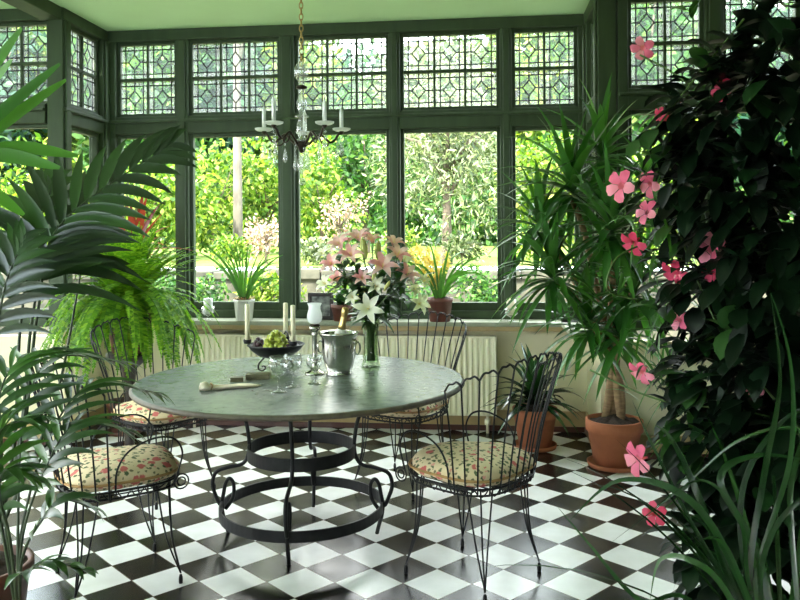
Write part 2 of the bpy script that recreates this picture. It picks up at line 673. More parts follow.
glazed_wall('back', (XL, YB), 0, XR - XL, [(.094, .526, 2), (.673, 1.339, 3), (1.501, 2.17, 3), (2.305, 2.991, 3), (3.129, 3.553, 2)], ends=(.0, .0))
glazed_wall('bay_left', (XL, YM), PI / 2, YB - YM, [(.13, .545, 2)], ends=(0, .12))
glazed_wall('bay_right', (XR, YB), -PI / 2, YB - YM, [(.105, .52, 2)], ends=(.12, 0))
glazed_wall('main_left', (WL, YM), 0, XL - WL - .121, [(.28, .71, 2), (.87, 1.305, 2)], sill=False, ends=(0, .0))
glazed_wall('main_right', (XR + .121, YM), 0, WR - XR - .121, [(.092, .514, 2), (.679, 1.099, 2), (1.259, 1.679, 2)], sill=False)
glazed_wall('left', (WL, WRear), PI / 2, YM - WRear, [(.4, 1.06, 3), (1.22, 1.88, 3), (2.04, 2.7, 3), (2.86, 3.52, 3), (3.68, 4.34, 3), (4.5, 5.16, 3), (5.32, 5.98, 3)], sill=False, ends=(0, .12))  # out of view; its glazing is added so enough daylight enters the room
b = MB()
b.box((WR, WRear, 0), (WR + .15, YM + .12, ZC))
struct(b, 'wall_right', 'dark_timber')
glazed_wall('rear', (WR, WRear), PI, WR - WL, [(.3 + .84 * i, .96 + .84 * i, 3) for i in (5, 6, 7)], sill=False)  # unseen windows behind the camera, added to brighten the room
# beams under the ceiling, running into the room from the two corners of the bay
for x0, x1 in ((XL - .15, XL + .0), (XR, XR + .15)):
    b = MB()
    b.box((x0, 1.0, ZC - .09), (x1, YM, ZC))
    struct(b, nm('trim'), 'timber', bevel=.006)

# ------------------------------------------------------------------ radiator
rx0, rx1 = -2.235, .08
rad = empty('radiator', ((rx0 + rx1) / 2, 5.66, .13), 0, 'long cream ribbed radiator under the window sill', 'radiator')
b = MB()
hw = (rx1 - rx0) / 2
n = 58
vs, fs = [], []
for i in range(n * 4 + 1):
    x = -hw + 2 * hw * i / (n * 4)
    ph = i % 4
    y = (-.03, -.03, -.046, -.046)[ph]
    for z in (0, .03, .54, .57):
        vs.append((x, (y if .01 < z < .56 else -.034), z))
for i in range(n * 4):
    for k in range(3):
        a = i * 4 + k
        fs.append((a, a + 4, a + 5, a + 1))
b.add(vs, fs)
b.build('front_panel', 'radiator_paint', rad, smooth=False)
b = MB()
b.box((-hw, -.032, .004), (hw, .03, .566))
b.build('back_panel', 'radiator_paint', rad, smooth=False, bevel=.006)
b = MB()
b.box((-hw - .006, -.05, -.004), (-hw + .012, .035, .574))
b.box((hw - .012, -.05, -.004), (hw + .006, .035, .574))
b.box((-hw, -.05, .562), (hw, .035, .576))
b.build('casing', 'radiator_paint', rad, smooth=False, bevel=.005)
for sx in (-1, 1):
    b = MB()
    b.tube([(sx * (hw - .06), .0, .02), (sx * (hw - .06), .0, -.06), (sx * (hw - .06), .0, -.13)], .011, 8)
    b.lathe([(.02, 0), (.022, .02), (.02, .045)], (sx * (hw - .06), 0, -.07), 12)
    b.build('pipe', 'radiator_paint', rad)

# ------------------------------------------------------------------ table
TX, TY, TZ = -.878, 3.675, .745
TR = .785
tab = empty('garden_table', (TX, TY, 0), 0, 'round slate topped dining table on black wrought iron hoops', 'table')
b = MB()
b.lathe([(1e-5, -.026), (TR - .02, -.026), (TR - .006, -.023), (TR, -.015), (TR, -.008), (TR - .006, -.001), (1e-5, -.012)], (0, 0, TZ), 96)
top_edge = b.build('table_edge', 'slate_edge', tab)
b = MB()
b.lathe([(TR - .0061, -.001), (TR - .014, .0035), (1e-5, .0035)], (0, 0, TZ - .0035), 96)
b.build('tabletop', 'slate', tab, smooth=False)


def flat_ring(r, z0, z1, t):
    m = MB()
    n = 72
    vs, fs = [], []
    for k in range(n):
        a = 2 * PI * k / n
        for rr, z in ((r - t, z0), (r, z0), (r, z1), (r - t, z1)):
            vs.append((rr * math.cos(a), rr * math.sin(a), z))
    for k in range(n):
        l = (k + 1) % n
        for j in range(4):
            jj = (j + 1) % 4
            fs.append((k * 4 + j, l * 4 + j, l * 4 + jj, k * 4 + jj))
    m.add(vs, fs)
    return m


flat_ring(.258, .37, .43, .008).build('upper_ring', 'iron', tab, smooth=False)
flat_ring(.392, .105, .155, .008).build('lower_ring', 'iron', tab, smooth=False)
# each leg: foot, S-scroll out of the upper ring, hooked back over the lower ring, top splayed to the tabletop
leg2d = catmull([(.37, 0, .719), (.36, 0, .705), (.33, 0, .665), (.285, 0, .58), (.262, 0, .50), (.255, 0, .40), (.285, 0, .335), (.36, 0, .315), (.418, 0, .29), (.435, 0, .235), (.42, 0, .18), (.397, 0, .135), (.383, 0, .18), (.372, 0, .235), (.352, 0, .262), (.332, 0, .235), (.336, 0, .17), (.372, 0, .115)], 5)
foot2d = catmull([(.392, 0, .155), (.385, 0, .09), (.37, 0, .04), (.36, 0, .0)], 5)
for k in range(4):
    a = math.radians(4 + 90 * k)
    ca, sa = math.cos(a), math.sin(a)
    m = MB()
    m.tube([(q.x * ca, q.x * sa, q.z) for q in leg2d], .0095, 8)
    m.tube([(q.x * ca, q.x * sa, q.z) for q in foot2d], .0095, 8)
    m.build('leg', 'iron', tab)


# ------------------------------------------------------------------ chairs
def arcpts(c, r, a0, a1, n, z):
    return [(c[0] + r * math.cos(a0 + (a1 - a0) * i / n), c[1] + r * math.sin(a0 + (a1 - a0) * i / n), z) for i in range(n + 1)]


def seat_r(a):
    # rounded square-ish seat, front at +X
    c, s = abs(math.cos(a)), abs(math.sin(a))
    return .232 / ((c ** 3.2 + s ** 3.2) ** (1 / 3.2))


def make_chair():
    ch = empty('wire_chair')
    W = .0038
    b = MB()
    N = 48
    for z, k in ((.435, 1), (.405, .94)):
        b.tube([(seat_r(2 * PI * i / N) * k * math.cos(2 * PI * i / N), seat_r(2 * PI * i / N) * k * math.sin(2 * PI * i / N), z) for i in range(N)], W * 1.25, 6, closed=True)
    for i in range(9):                                  # pan wires
        y = -.18 + .045 * i
        xm = math.sqrt(max(.01, .23 ** 2 - (y * .9) ** 2))
        b.tube([(-xm, y, .43), (-xm * .8, y, .408), (xm * .8, y, .408), (xm, y, .43)], W * .8, 5)
    for i in range(28):                                 # loop apron under the rim
        a0 = 2 * PI * i / 28
        a1 = 2 * PI * (i + 1) / 28
        pts = []
        for k in range(7):
            t = k / 6
            a = a0 + (a1 - a0) * t
            r = seat_r(a) * (.985 - .03 * math.sin(PI * t))
            pts.append((r * math.cos(a), r * math.sin(a), .435 - .034 * math.sin(PI * t)))
        b.tube(pts, W * .7, 4)
    b.build('seat', 'iron', ch)
    # backrest: fan of wires with scalloped top
    b = MB()
    K = 13
    tops = []
    for i in range(K + 1):
        th = math.radians(-70 + 140 * i / K)
        a = PI + th
        h = .79 + .15 * math.cos(th * 1.0) ** 1.2
        rb = seat_r(a)
        rt = rb + .10 + .02 * math.cos(th)
        p0 = V((rb * math.cos(a), rb * math.sin(a), .435))
        p1 = V((rt * math.cos(a), rt * math.sin(a), h))
        mid = p0.lerp(p1, .5) + V((math.cos(a), math.sin(a), 0)) * -.012
        b.tube(catmull([p0, mid, p1], 4), W, 5)
        tops.append(p1)
        # under-basket continuation of the wire
        b.tube([p0, (rb * .97 * math.cos(a), rb * .97 * math.sin(a), .405)], W, 5)
    for i in range(K):
        p, q = tops[i], tops[i + 1]
        m = (p + q) / 2 + V((0, 0, .018))
        b.tube(catmull([p, p.lerp(m, .5) + V((0, 0, .012)), m, q.lerp(m, .5) + V((0, 0, .012)), q], 3), W * 1.15, 5)
    b.build('backrest', 'iron', ch)
    for sy in (-1, 1):
        b = MB()
        y = .222 * sy
        pts = catmull([(-.06, .232 * sy, .435), (-.055, .24 * sy, .52), (-.01, .245 * sy, .59), (.09, .24 * sy, .625), (.17, .232 * sy, .61), (.205, .228 * sy, .55), (.19, .225 * sy, .48), (.175, .222 * sy, .43)], 5)
        b.tube(pts, W * 1.1, 6)
        for rr in (.03, .017):
            b.tube([(.2 + rr * math.cos(t * PI / 7), y + .006 * sy, .43 + rr * math.sin(t * PI / 7)) for t in range(14)], W * .9, 5, closed=True)
        b.build('arm', 'iron', ch)
    for sx in (-1, 1):
        for sy in (-1, 1):
            b = MB()
            fx, fy = .205 * sx, .195 * sy
            foot = V((fx, fy, .012))
            for dx, dy in ((.0, .075), (.075, .0), (.02, .02)):
                p = V(((.185 - dx) * sx, (.185 - dy) * sy, .43))
                mid = p.lerp(foot, .55) + V((-.012 * sx, -.012 * sy, 0))
                b.tube(catmull([p, mid, foot + V((0, 0, .03))], 5), W, 5)
            b.lathe([(.005, 0.024), (.0085, .012), (.009, .0), (.008, -.012)], foot, 10)
            b.build('leg', 'iron', ch)
    return ch


def cushion_mesh():
    b = MB()
    n, m = 40, 9
    vs, fs = [], []
    for j in range(m + 1):
        ph = -PI / 2 + PI * j / m
        for k in range(n):
            a = 2 * PI * k / n
            r = (seat_r(a) - .004) * max(1e-4, math.cos(ph)) ** .55
            wob = 1 + .012 * math.sin(7 * a) + .01 * math.sin(11 * a + 2)
            z = .047 * math.copysign(abs(math.sin(ph)) ** .8, math.sin(ph))
            if z > 0:
                z += .012 * math.sin(3 * a + 1) * math.cos(ph) + .018 * (1 - (r / .25) ** 2)
            vs.append((r * math.cos(a) * wob, r * math.sin(a) * wob, z + .049))
    for j in range(m):
        for k in range(n):
            l = (k + 1) % n
            fs.append((j * n + k, j * n + l, (j + 1) * n + l, (j + 1) * n + k))
    b.add(vs, fs)
    return b


proto = make_chair()
cush0 = cushion_mesh().build('seat_cushion', 'chintz')
pip = MB()
pip.tube([((seat_r(2 * PI * i / 40) + .002) * math.cos(2 * PI * i / 40), (seat_r(2 * PI * i / 40) + .002) * math.sin(2 * PI * i / 40), .05) for i in range(40)], .006, 6, closed=True)
pip.build('piping', 'straw', cush0)
chairs = [
    (-.055, 3.31, 144, 'black wire chair with scalloped back standing in front of the terracotta pots', 'floral seat cushion on the wire chair before the terracotta pots'),
    (-1.535, 3.12, 39, 'black wire chair standing beside the palm, its cushion in full view', 'pale floral seat cushion in full view on the chair beside the palm'),
    (-1.80, 4.20, -30, 'black wire chair tucked behind the table in front of the fern', 'floral seat cushion half hidden behind the table edge near the fern'),
    (-.47, 4.47, 243, 'black wire chair with its scalloped back against the cream radiator', 'floral seat cushion behind the table on the chair by the radiator'),
]
for i, (x, y, a, l1, l2) in enumerate(chairs):
    o = proto if i == 0 else copy_tree(proto)
    o.location = (x, y, 0)
    o.rotation_euler = (0, 0, math.radians(a))
    tag(o, l1, 'chair', 'wire chairs round the table')
    c = cush0 if i == 0 else copy_tree(cush0)
    c.location = (x, y, .416)
    c.rotation_euler = (0, 0, math.radians(a))
    tag(c, l2, 'cushion', 'cushions on the wire chairs')

# ------------------------------------------------------------------ things on the table
# fruit bowl on scrolled feet with three candle cups
BX, BY = -1.06, 3.89
bowl = empty('fruit_bowl', (BX, BY, TZ), 0, 'black iron fruit bowl on scrolled feet with three candle cups', 'bowl')
bowl.scale = (1.08, 1.08, .8)
b = MB()
b.lathe([(1e-5, .088), (.05, .09), (.085, .108), (.115, .14), (.128, .165), (.131, .168), (.131, .162), (.118, .136), (.088, .102), (.05, .084), (1e-5, .082)], (0, 0, 0), 40)
b.tube([(.131 * math.cos(i * PI / 20), .131 * math.sin(i * PI / 20), .166) for i in range(40)], .005, 6, closed=True)
b.build('basin', 'iron', bowl)
for k in range(3):
    a = math.radians((184, 82, 330)[k])
    m = MB()
    pts = [(.055, .086), (.075, .06), (.085, .035), (.08, .012), (.062, .006), (.05, .02), (.058, .034), (.068, .028)]
    m.tube([(p.x * math.cos(a + .4), p.x * math.sin(a + .4), p.z) for p in catmull([(r, 0, z) for r, z in pts], 5)], .0045, 6)
    m.build('scroll_foot', 'iron', bowl)
    m = MB()
    rc = (.136, .12, .112)[k]
    m.lathe([(.008, .17), (.016, .172), (.019, .185), (.019, .197), (.016, .197), (.014, .182), (1e-5, .18)], (rc * math.cos(a), rc * math.sin(a), 0), 14)
    m.build('candle_cup', 'iron', bowl)
    m = MB()
    hh = (.19, .185, .19)[k]
    m.lathe([(.0125, 0), (.0125, hh), (.011, hh + .003), (1e-5, hh + .006)], (0, 0, 0), 14)
    cn = m.build('candle', 'wax')
    cn.location = (BX + 1.08 * rc * math.cos(a), BY + 1.08 * rc * math.sin(a), TZ + .1455)
    tag(cn, ('tall cream candle at the left rim of the fruit bowl', 'cream candle at the far rim of the fruit bowl', 'cream candle at the right rim of the fruit bowl, nearest the lamp')[k], 'candle', 'cream candles of the fruit bowl')
    m = MB()
    m.tube([(0, 0, hh + .004), (.001, 0, hh + .016)], .0012, 5)
    m.build('wick', 'wick', cn)
m = MB()                                               # raised hoop handle over the bowl
m.tube(catmull([(-.02, .1, .16), (.02, .08, .22), (.04, .03, .245), (.06, -.01, .235), (.065, -.02, .215)], 5), .004, 6)
m.build('handle', 'iron', bowl)


def bunch(name, m, center, spots, r, label, grp):
    o = empty(name, center, 0, label, 'grapes', grp)
    g = MB()
    g.ball((0, 0, 0), r, 8)
    g0 = None
    for p in spots:
        if g0 is None:
            x = g0 = g.build('grape', m, o)
        else:
            x = g0.copy()
            col.objects.link(x)
            x.parent = o
        x.location = p
    st = MB()
    st.tube([(0, 0, .0), (.004, .004, max(s[2] for s in spots) * .9)], .002, 5)
    st.build('stalk', 'cane', o)
    return o


def heap(cx, cy, rx, ry, n, r, z0, hgt):
    out = []
    tries = 0
    while len(out) < n and tries < 5000:
        tries += 1
        x, y = rnd(-rx, rx), rnd(-ry, ry)
        q = (x / rx) ** 2 + (y / ry) ** 2
        if q > 1:
            continue
        z = z0 + hgt * (1 - q) * rnd(.2, 1)
        if all((x - a) ** 2 + (y - bb) ** 2 + (z - c) ** 2 > (1.55 * r) ** 2 for a, bb, c in out):
            out.append((x, y, z))
    return out


bunch('grape_bunch', 'grape_green', (BX + .005, BY - .02, TZ + .105), heap(0, 0, .068, .062, 38, .0145, .015, .085), .0145, 'bunch of green grapes heaped in the middle of the fruit bowl', None)
bunch('dark_grape_bunch', 'grape_dark', (BX - .082, BY - .02, TZ + .105), heap(0, 0, .034, .05, 22, .0135, .012, .045), .0135, 'bunch of dark red grapes at the left side of the fruit bowl', 'dark grapes in the bowl')
bunch('dark_grape_bunch', 'grape_dark', (BX + .085, BY - .01, TZ + .105), heap(0, 0, .03, .05, 20, .0135, .012, .035), .0135, 'bunch of dark red grapes at the right side of the fruit bowl', 'dark grapes in the bowl')

# napkin drawn through a ring
nap = empty('napkin', (-1.15, 3.405, TZ), math.radians(31), 'cream cloth napkin drawn through a ring, lying on the table', 'napkin')
b = MB()
vs, fs = [], []
prof = [(-.128, .008, .01), (-.12, .022, .018), (-.1, .026, .02), (-.083, .013, .013), (-.07, .012, .012), (-.05, .018, .011), (0, .026, .009), (.05, .034, .008), (.1, .036, .006), (.13, .022, .004), (.15, .004, .002)]
n = 16
for x, w, h in prof:
    for k in range(n):
        a = 2 * PI * k / n
        f = 1 + .22 * math.sin(5 * a + x * 20)
        vs.append((x, w * math.cos(a) * f + .004 * math.sin(x * 30), h + h * math.sin(a) * .95 * f))
for i in range(len(prof) - 1):
    for k in range(n):
        l = (k + 1) % n
        fs.append((i * n + k, i * n + l, (i + 1) * n + l, (i + 1) * n + k))
fs += [tuple(range(n)), tuple((len(prof) - 1) * n + k for k in range(n))]
b.add(vs, fs)
b.build('cloth', 'napkin', nap)
b = MB()
b.tube([(-.075 + .003 * math.sin(k), .0155 * math.cos(2 * PI * k / 18), .0165 + .0135 * math.sin(2 * PI * k / 18)) for k in range(18)], .004, 6, closed=True)
b.build('napkin_ring', 'straw', nap)

for (x, y, sx, sy, sz, rz, lab) in ((-1.167, 3.586, .03, .024, .02, 15, 'small dark matchbox lying on the table behind the napkin'), (-1.085, 3.66, .056, .033, .024, 8, 'flat dark box lying against the foot of the fruit bowl')):
    t = empty('trinket_box', (x, y, TZ), math.radians(rz), lab, 'box', 'small boxes on the table')
    b = MB()
    b.box((-sx, -sy, 0), (sx, sy, sz * .68))
    b.build('box_body', 'boxwood', t, smooth=False, bevel=.002)
    b = MB()
    b.box((-sx - .001, -sy - .001, sz * .7), (sx + .001, sy + .001, sz))
    b.build('lid', 'boxwood', t, smooth=False, bevel=.002)

# wine glasses
for i, (x, y, s, lab) in enumerate(((-.899, 3.34, 1.08, 'stemmed wine glass nearest the table front, before the fruit bowl'), (-.865, 3.462, 1.02, 'stemmed wine glass standing between the fruit bowl and the front glass'), (-.784, 3.54, .88, 'small stemmed wine glass beside the silver wine bucket'))):
    if i == 0:
        g0 = g = empty('wine_glass')
        b = MB()
        b.lathe([(.034, 0), (.034, .002), (.012, .006), (.005, .012), (.0035, .03), (.0035, .06), (.006, .066)], (0, 0, 0), 24)
        b.build('stem', 'clear_glass', g)
        b = MB()
        b.lathe([(.005, .066), (.022, .074), (.036, .092), (.041, .112), (.039, .135), (.036, .147), (.035, .147), (.038, .133), (.0395, .112), (.034, .093), (.02, .076), (1e-5, .07)], (0, 0, 0), 28)
        b.build('bowl', 'clear_glass', g)
    else:
        g = copy_tree(g0)
    g.location = (x, y, TZ)
    g.scale = (s, s, s)
    tag(g, lab, 'wine glass', 'wine glasses on the table')

# oil lamp
lamp = empty('oil_lamp', (-.838, 3.80, TZ), 0, 'slender silver table lamp with frosted tulip shade', 'lamp')
b = MB()
b.lathe([(.05, 0), (.05, .008), (.03, .016), (.016, .03), (.012, .06), (.016, .075), (.013, .09), (.0125, .19), (.018, .2), (.013, .206), (.02, .216), (.03, .226), (.028, .236), (.018, .243)], (0, 0, 0), 24)
b.build('stand', 'silver', lamp)
b = MB()
b.lathe([(.012, .236), (.026, .236), (.027, .243), (.02, .25), (.012, .25)], (0, 0, 0), 20)
b.build('burner', 'bronze', lamp)
b = MB()
b.lathe([(.02, .25), (.033, .262), (.038, .28), (.036, .3), (.029, .322), (.029, .335), (.036, .352), (.0345, .352), (.0275, .335), (.0275, .322), (.034, .3), (.036, .281), (.031, .264), (.018, .253)], (0, 0, 0), 28)
b.build('lamp_shade', 'frosted_glass', lamp)

# wine bucket and bottle
bk = empty('wine_bucket', (-.715, 3.79, TZ), 0, 'silver wine bucket with ring handle holding a champagne bottle', 'bucket')
b = MB()
b.lathe([(.062, 0), (.066, .004), (.064, .012), (.06, .018), (.072, .05), (.082, .1), (.085, .15), (.086, .185), (.097, .2), (.1, .207), (.097, .211), (.083, .203), (.08, .15), (.076, .1), (.066, .05), (.05, .028), (1e-5, .026)], (0, 0, 0), 44)
b.build('vessel', 'silver', bk)
for s_, an in ((1, -.25), (-1, -.25 + PI)):
    b = MB()
    ca, sa = math.cos(an), math.sin(an)
    ring = [(.1 + .004 * math.cos(2 * PI * k / 16), .024 * math.cos(2 * PI * k / 16), .135 + .03 * math.sin(2 * PI * k / 16)) for k in range(16)]
    b.tube([(x * ca - y * sa, x * sa + y * ca, z) for x, y, z in ring], .0045, 6, closed=True)
    b.ball((.088 * ca, .088 * sa, .165), .012, 8)
    b.build('handle', 'silver', bk)
bo = empty('champagne_bottle', (-.735, 3.79, TZ + .05), 0, 'green champagne bottle with gold foil neck leaning in the silver bucket', 'bottle')
ax = V((.2, -.02, 1)).normalized()
b = MB()
b.lathe([(1e-5, -.005), (.03, -.005), (.036, .004), (.036, .125), (.03, .155), (.02, .18), (.0155, .2), (.0145, .21)], (0, 0, .0), 24, ax)
b.build('body', 'bottle_glass', bo)
b = MB()
b.lathe([(.0205, .181), (.0165, .2), (.0152, .22), (.0148, .25), (.0165, .256), (.0175, .268), (.0165, .283), (.01, .289), (1e-5, .29)], (0, 0, 0), 20, ax)
b.build('foil', 'gold_foil', bo)
b = MB()
b.lathe([(.0322, .15), (.0295, .162), (.025, .173), (.0212, .1795)], (0, 0, 0), 24, ax)
b.build('label', 'label_paper', bo)

# vase with lilies
VX, VY = -.589, 4.02
vase = empty('flower_vase', (VX, VY, TZ), 0, 'tall clear glass vase full of green stems', 'vase')
b = MB()
b.lathe([(.05, 0), (.052, .008), (.044, .03), (.038, .07), (.036, .12), (.04, .18), (.05, .245), (.052, .26), (.049, .26), (.037, .18), (.033, .12), (.035, .07), (.04, .032), (1e-5, .02)], (0, 0, 0), 32)
b.build('glass_body', 'vase_glass', vase)


def lily_flower(b, c, d, r, open_=.9):
    d = V(d).normalized()
    u = d.orthogonal().normalized()
    w = d.cross(u)
    for k in range(6):
        a = 2 * PI * k / 6 + (.1 if k % 2 else 0)
        out = u * math.cos(a) + w * math.sin(a)
        pts = []
        for i in range(6):
            t = i / 5
            pts.append(V(c) + d * r * (.55 * math.sin(t * 2.3) * .9) + out * r * (open_ * t ** 1.25 + .04))
        ws = [r * q for q in (.05, .15, .2, .19, .12, .01)]
        b.strip(pts, ws, d, .3)


LIL = [  # px, py, depth, colour, facing dx/dz, size, label detail
    (341, 247, 4.0, 'lily_pink', .075, 'pale pink lily at the upper left of the bouquet'),
    (333, 266, 3.95, 'lily_pink', .07, 'pink lily at the far left edge of the bouquet'),
    (359, 241, 4.05, 'lily_pink', .08, 'pink lily at the top of the bouquet'),
    (352, 257, 3.92, 'lily_pink', .075, 'bright pink lily left of the tall green bud'),
    (393, 246, 4.1, 'lily_pink', .07, 'pink lily at the upper right of the bouquet'),
    (397, 257, 4.0, 'lily_pink', .075, 'pink lily facing right at the right of the bouquet'),
    (383, 268, 3.9, 'lily_pink', .085, 'large deep pink lily in the middle of the bouquet'),
    (406, 276, 3.98, 'lily_pink', .07, 'pink lily drooping at the lower right of the bouquet'),
    (363, 279, 3.92, 'lily_pink', .055, 'small pink lily low in the middle of the bouquet'),
    (327, 285, 4.0, 'lily_white', .06, 'white lily at the lower left of the bouquet'),
    (369, 309, 3.88, 'lily_white', .085, 'large white lily hanging over the rim of the vase'),
    (376, 287, 3.9, 'lily_white', .06, 'white lily opening below the deep pink one'),
    (418, 304, 3.95, 'lily_white', .065, 'white lily at the lower right edge of the bouquet'),
    (422, 282, 4.05, 'lily_white', .05, 'small white lily at the far right of the bouquet'),
    (345, 270, 4.1, 'lily_white', .06, 'white lily among leaves at the left of the bouquet'),
]
LIL += [(372, 243, 4.1, 'lily_pink', .065, 'pale pink lily behind the tall bud at the top of the bouquet'), (346, 240, 4.15, 'lily_white', .06, 'cream lily at the upper left edge of the bouquet'),
        (325, 256, 4.05, 'lily_white', .06, 'cream lily at the far left of the bouquet above the white one'), (404, 262, 4.12, 'lily_white', .06, 'cream lily behind the right pink lilies'),
        (340, 280, 4.05, 'lily_pink', .06, 'pale pink lily low at the left of the bouquet'), (412, 291, 4.1, 'lily_white', .055, 'small cream lily low at the right of the bouquet'), (353, 298, 3.92, 'lily_white', .05, 'small white lily low at the left above the bucket')]
mouth = V((VX, VY, TZ + .25))
for i, (px, py, d, m, r, lab) in enumerate(LIL):
    p = at(px, py, d)
    o = empty('lily', (VX, VY, TZ), 0, lab, 'lily', 'lilies in the glass vase')
    base = V((VX + .022 * math.cos(i * 2.4), VY + .022 * math.sin(i * 2.4), TZ + .035))
    mo = mouth + V((.026 * math.cos(i * 2.4 + 2.6), .026 * math.sin(i * 2.4 + 2.6), 0))
    face = (p - mouth) + V((0, -.25, 0))
    face = face.normalized() + V((0, 0, .05))
    path = catmull([base, mo, mo.lerp(p, .5) + V((0, 0, .05)), p], 5)
    loc = lambda q: q - V((VX, VY, TZ))
    b = MB()
    b.tube([loc(q) for q in path], .0032, 5)
    b.build('stem', 'stem_green', o)
    b = MB()
    lily_flower(b, loc(p), face, r * 1.05)
    b.build('flower', m, o)
    b = MB()
    for k in range(12):
        q = path[5 + (k * 9) // 12]
        dd = V((rnd(-1, 1), rnd(-1, .6), rnd(-.1, .9)))
        b.blade(loc(q), dd, rnd(.1, .17), rnd(.024, .04), rnd(.5, 1.6), 5, fold=.2)
    b.build('leaf', 'lily_leaf', o)
    b = MB()
    for k in range(3):
        aa = face.normalized() + V((rnd(-.2, .2), rnd(-.2, .2), rnd(-.2, .2)))
        b.tube([loc(p), loc(p) + aa * r * .55], .0012, 4)
    b.build('stamen', 'orchid_yellow', o)
for i, (px, py, d, lab) in enumerate(((364, 248, 3.9, 'tall closed green lily bud in the centre of the bouquet'), (378, 250, 4.05, 'closed green lily bud leaning right at the top of the bouquet'), (374, 275, 3.85, 'small yellow green lily bud low in the bouquet'), (387, 286, 3.85, 'yellow green lily bud at the lower right of the bouquet'))):
    p = at(px, py, d)
    o = empty('lily_bud', (VX, VY, TZ), 0, lab, 'lily bud', 'lily buds in the glass vase')
    loc = lambda q: q - V((VX, VY, TZ))
    mo = mouth + V((.014 * math.cos(i * 1.6), .014 * math.sin(i * 1.6), 0))
    b = MB()
    b.tube([loc(q) for q in catmull([mo - V((0, 0, .2)), mo, p - V((0, 0, .05))], 5)], .003, 5)
    b.build('stem', 'stem_green', o)
    b = MB()
    s_ = (1.15, 1, .6, .6)[i]
    b.lathe([(.002, -.05 * s_), (.012 * s_, -.03 * s_), (.017 * s_, .0), (.013 * s_, .03 * s_), (.002, .05 * s_)], loc(p), 10, V(((i - .6) * .25, -.1, 1)).normalized())
    b.build('bud', 'lily_bud', o)

# ------------------------------------------------------------------ chandelier
CX, CYY = -.83, 3.52
chd = empty('chandelier', (CX, CYY, ZC), 0, 'five armed iron and crystal chandelier hanging over the table', 'chandelier')
b = MB()
z = -.02
i = 0
while z > -.80:
    a = 0 if i % 2 else PI / 2
    pts = []
    for k in range(12):
        t = 2 * PI * k / 12
        x, zz = .0085 * math.cos(t), .017 * math.sin(t)
        pts.append((x * math.cos(a), x * math.sin(a), z - .012 + zz))
    b.tube(pts, .0026, 5, closed=True)
    z -= .0265
    i += 1
b.build('chain', 'brass', chd)
b = MB()
b.lathe([(.05, 0), (.05, -.006), (.03, -.02), (.008, -.03), (1e-5, -.032)][::-1], (0, 0, 0), 20)
b.build('ceiling_rose', 'brass', chd)
b = MB()
zb = 1.862 - ZC
b.lathe([(.01, .0), (.03, .004), (.03, .012), (.012, .02), (.02, .035), (.026, .06), (.022, .09), (.012, .11), (.032, .116), (.032, .122), (.012, .13), (.02, .16), (.024, .185), (.014, .215), (.01, .225), (.012, .25), (.02, .26), (.012, .266), (.016, .28), (.03, .3), (.034, .33), (.03, .352), (.016, .37), (.008, .378)], (0, 0, zb), 20)
b.build('crystal_column', 'crystal', chd)
b = MB()
b.lathe([(.01, .245), (.026, .25), (.026, .258), (.01, .265)], (0, 0, zb), 16)
b.lathe([(1e-5, -.05), (.012, -.045), (.02, -.02), (.034, -.006), (.034, .002), (.012, .006)], (0, 0, zb), 18)
b.build('iron_boss', 'bronze', chd)
for k in range(5):
    a = math.radians(171 + 72 * k)
    ca, sa = math.cos(a), math.sin(a)
    arm = MB()
    pts = catmull([(.03, 0, zb - .01), (.06, 0, zb + .02), (.085, 0, zb + .04), (.115, 0, zb + .02), (.135, 0, zb + .005), (.16, 0, zb + .02), (.175, 0, zb + .045), (.19, 0, zb + .05)], 5)
    arm.tube([(p.x * ca, p.x * sa, p.z) for p in pts], .006, 6)
    pts = catmull([(.08, 0, zb + .038), (.095, 0, zb + .0), (.12, 0, zb - .01), (.13, 0, zb + .008)], 4)
    arm.tube([(p.x * ca, p.x * sa, p.z) for p in pts], .004, 6)
    arm.lathe([(.004, .0), (.012, .008), (.012, .014)], (.19 * ca, .19 * sa, zb + .045), 10)
    ao = arm.build('arm', 'bronze', chd)
    c = (.19 * ca, .19 * sa, zb + .06)
    m = MB()
    m.lathe([(1e-5, 0), (.03, .001), (.041, .007), (.043, .013), (.04, .013), (.025, .008), (1e-5, .007)], c, 20)
    m.build('drip_pan', 'drip_glass', ao)
    m = MB()
    m.lathe([(.0095, .008), (.0095, .098 if k != 1 else .112), (.006, .105 if k != 1 else .118), (.001, .124 if k != 1 else .136)], c, 12)
    m.build('candle', 'white_wax', ao)
    for j in range(3):
        rr, zz, big = ((.19, 0, 1), (.13, -.05, .8), (.165, -.025, .8))[j]
        off = (.0, .012, -.012)[j]
        x, y = rr * ca - off * sa, rr * sa + off * ca
        m = MB()
        zt = zb + .05 + zz
        m.tube([(x, y, zt), (x, y, zt - .03)], .0008, 4)
        m.ball((x, y, zt - .022), .007 * big, 6)
        m.lathe([(.0005, -.034), (.004, -.045), (.011 * big, -.078), (.012 * big, -.09), (.008 * big, -.1), (.0005, -.105)], (x, y, zt), 10)
        m.build('crystal_drop', 'crystal', ao)
for j in range(4):
    a = j * PI / 2 + .5
    x, y = .03 * math.cos(a), .03 * math.sin(a)
    m = MB()
    m.tube([(x, y, zb), (x, y, zb - .06)], .0008, 4)
    m.ball((x, y, zb - .03), .006, 6)
    m.lathe([(.0005, -.05), (.004, -.06), (.011, -.1), (.012, -.115), (.006, -.13), (.0005, -.135)], (x, y, zb), 10)
    m.build('crystal_drop', 'crystal', chd)
m = MB()
m.tube([(0, 0, zb - .05), (0, 0, zb - .16)], .001, 4)
for q in range(4):
    m.ball((0, 0, zb - .07 - .022 * q), .009, 6)
m.ball((0, 0, zb - .18), .017, 8)
m.build('crystal_pendant', 'crystal', chd)


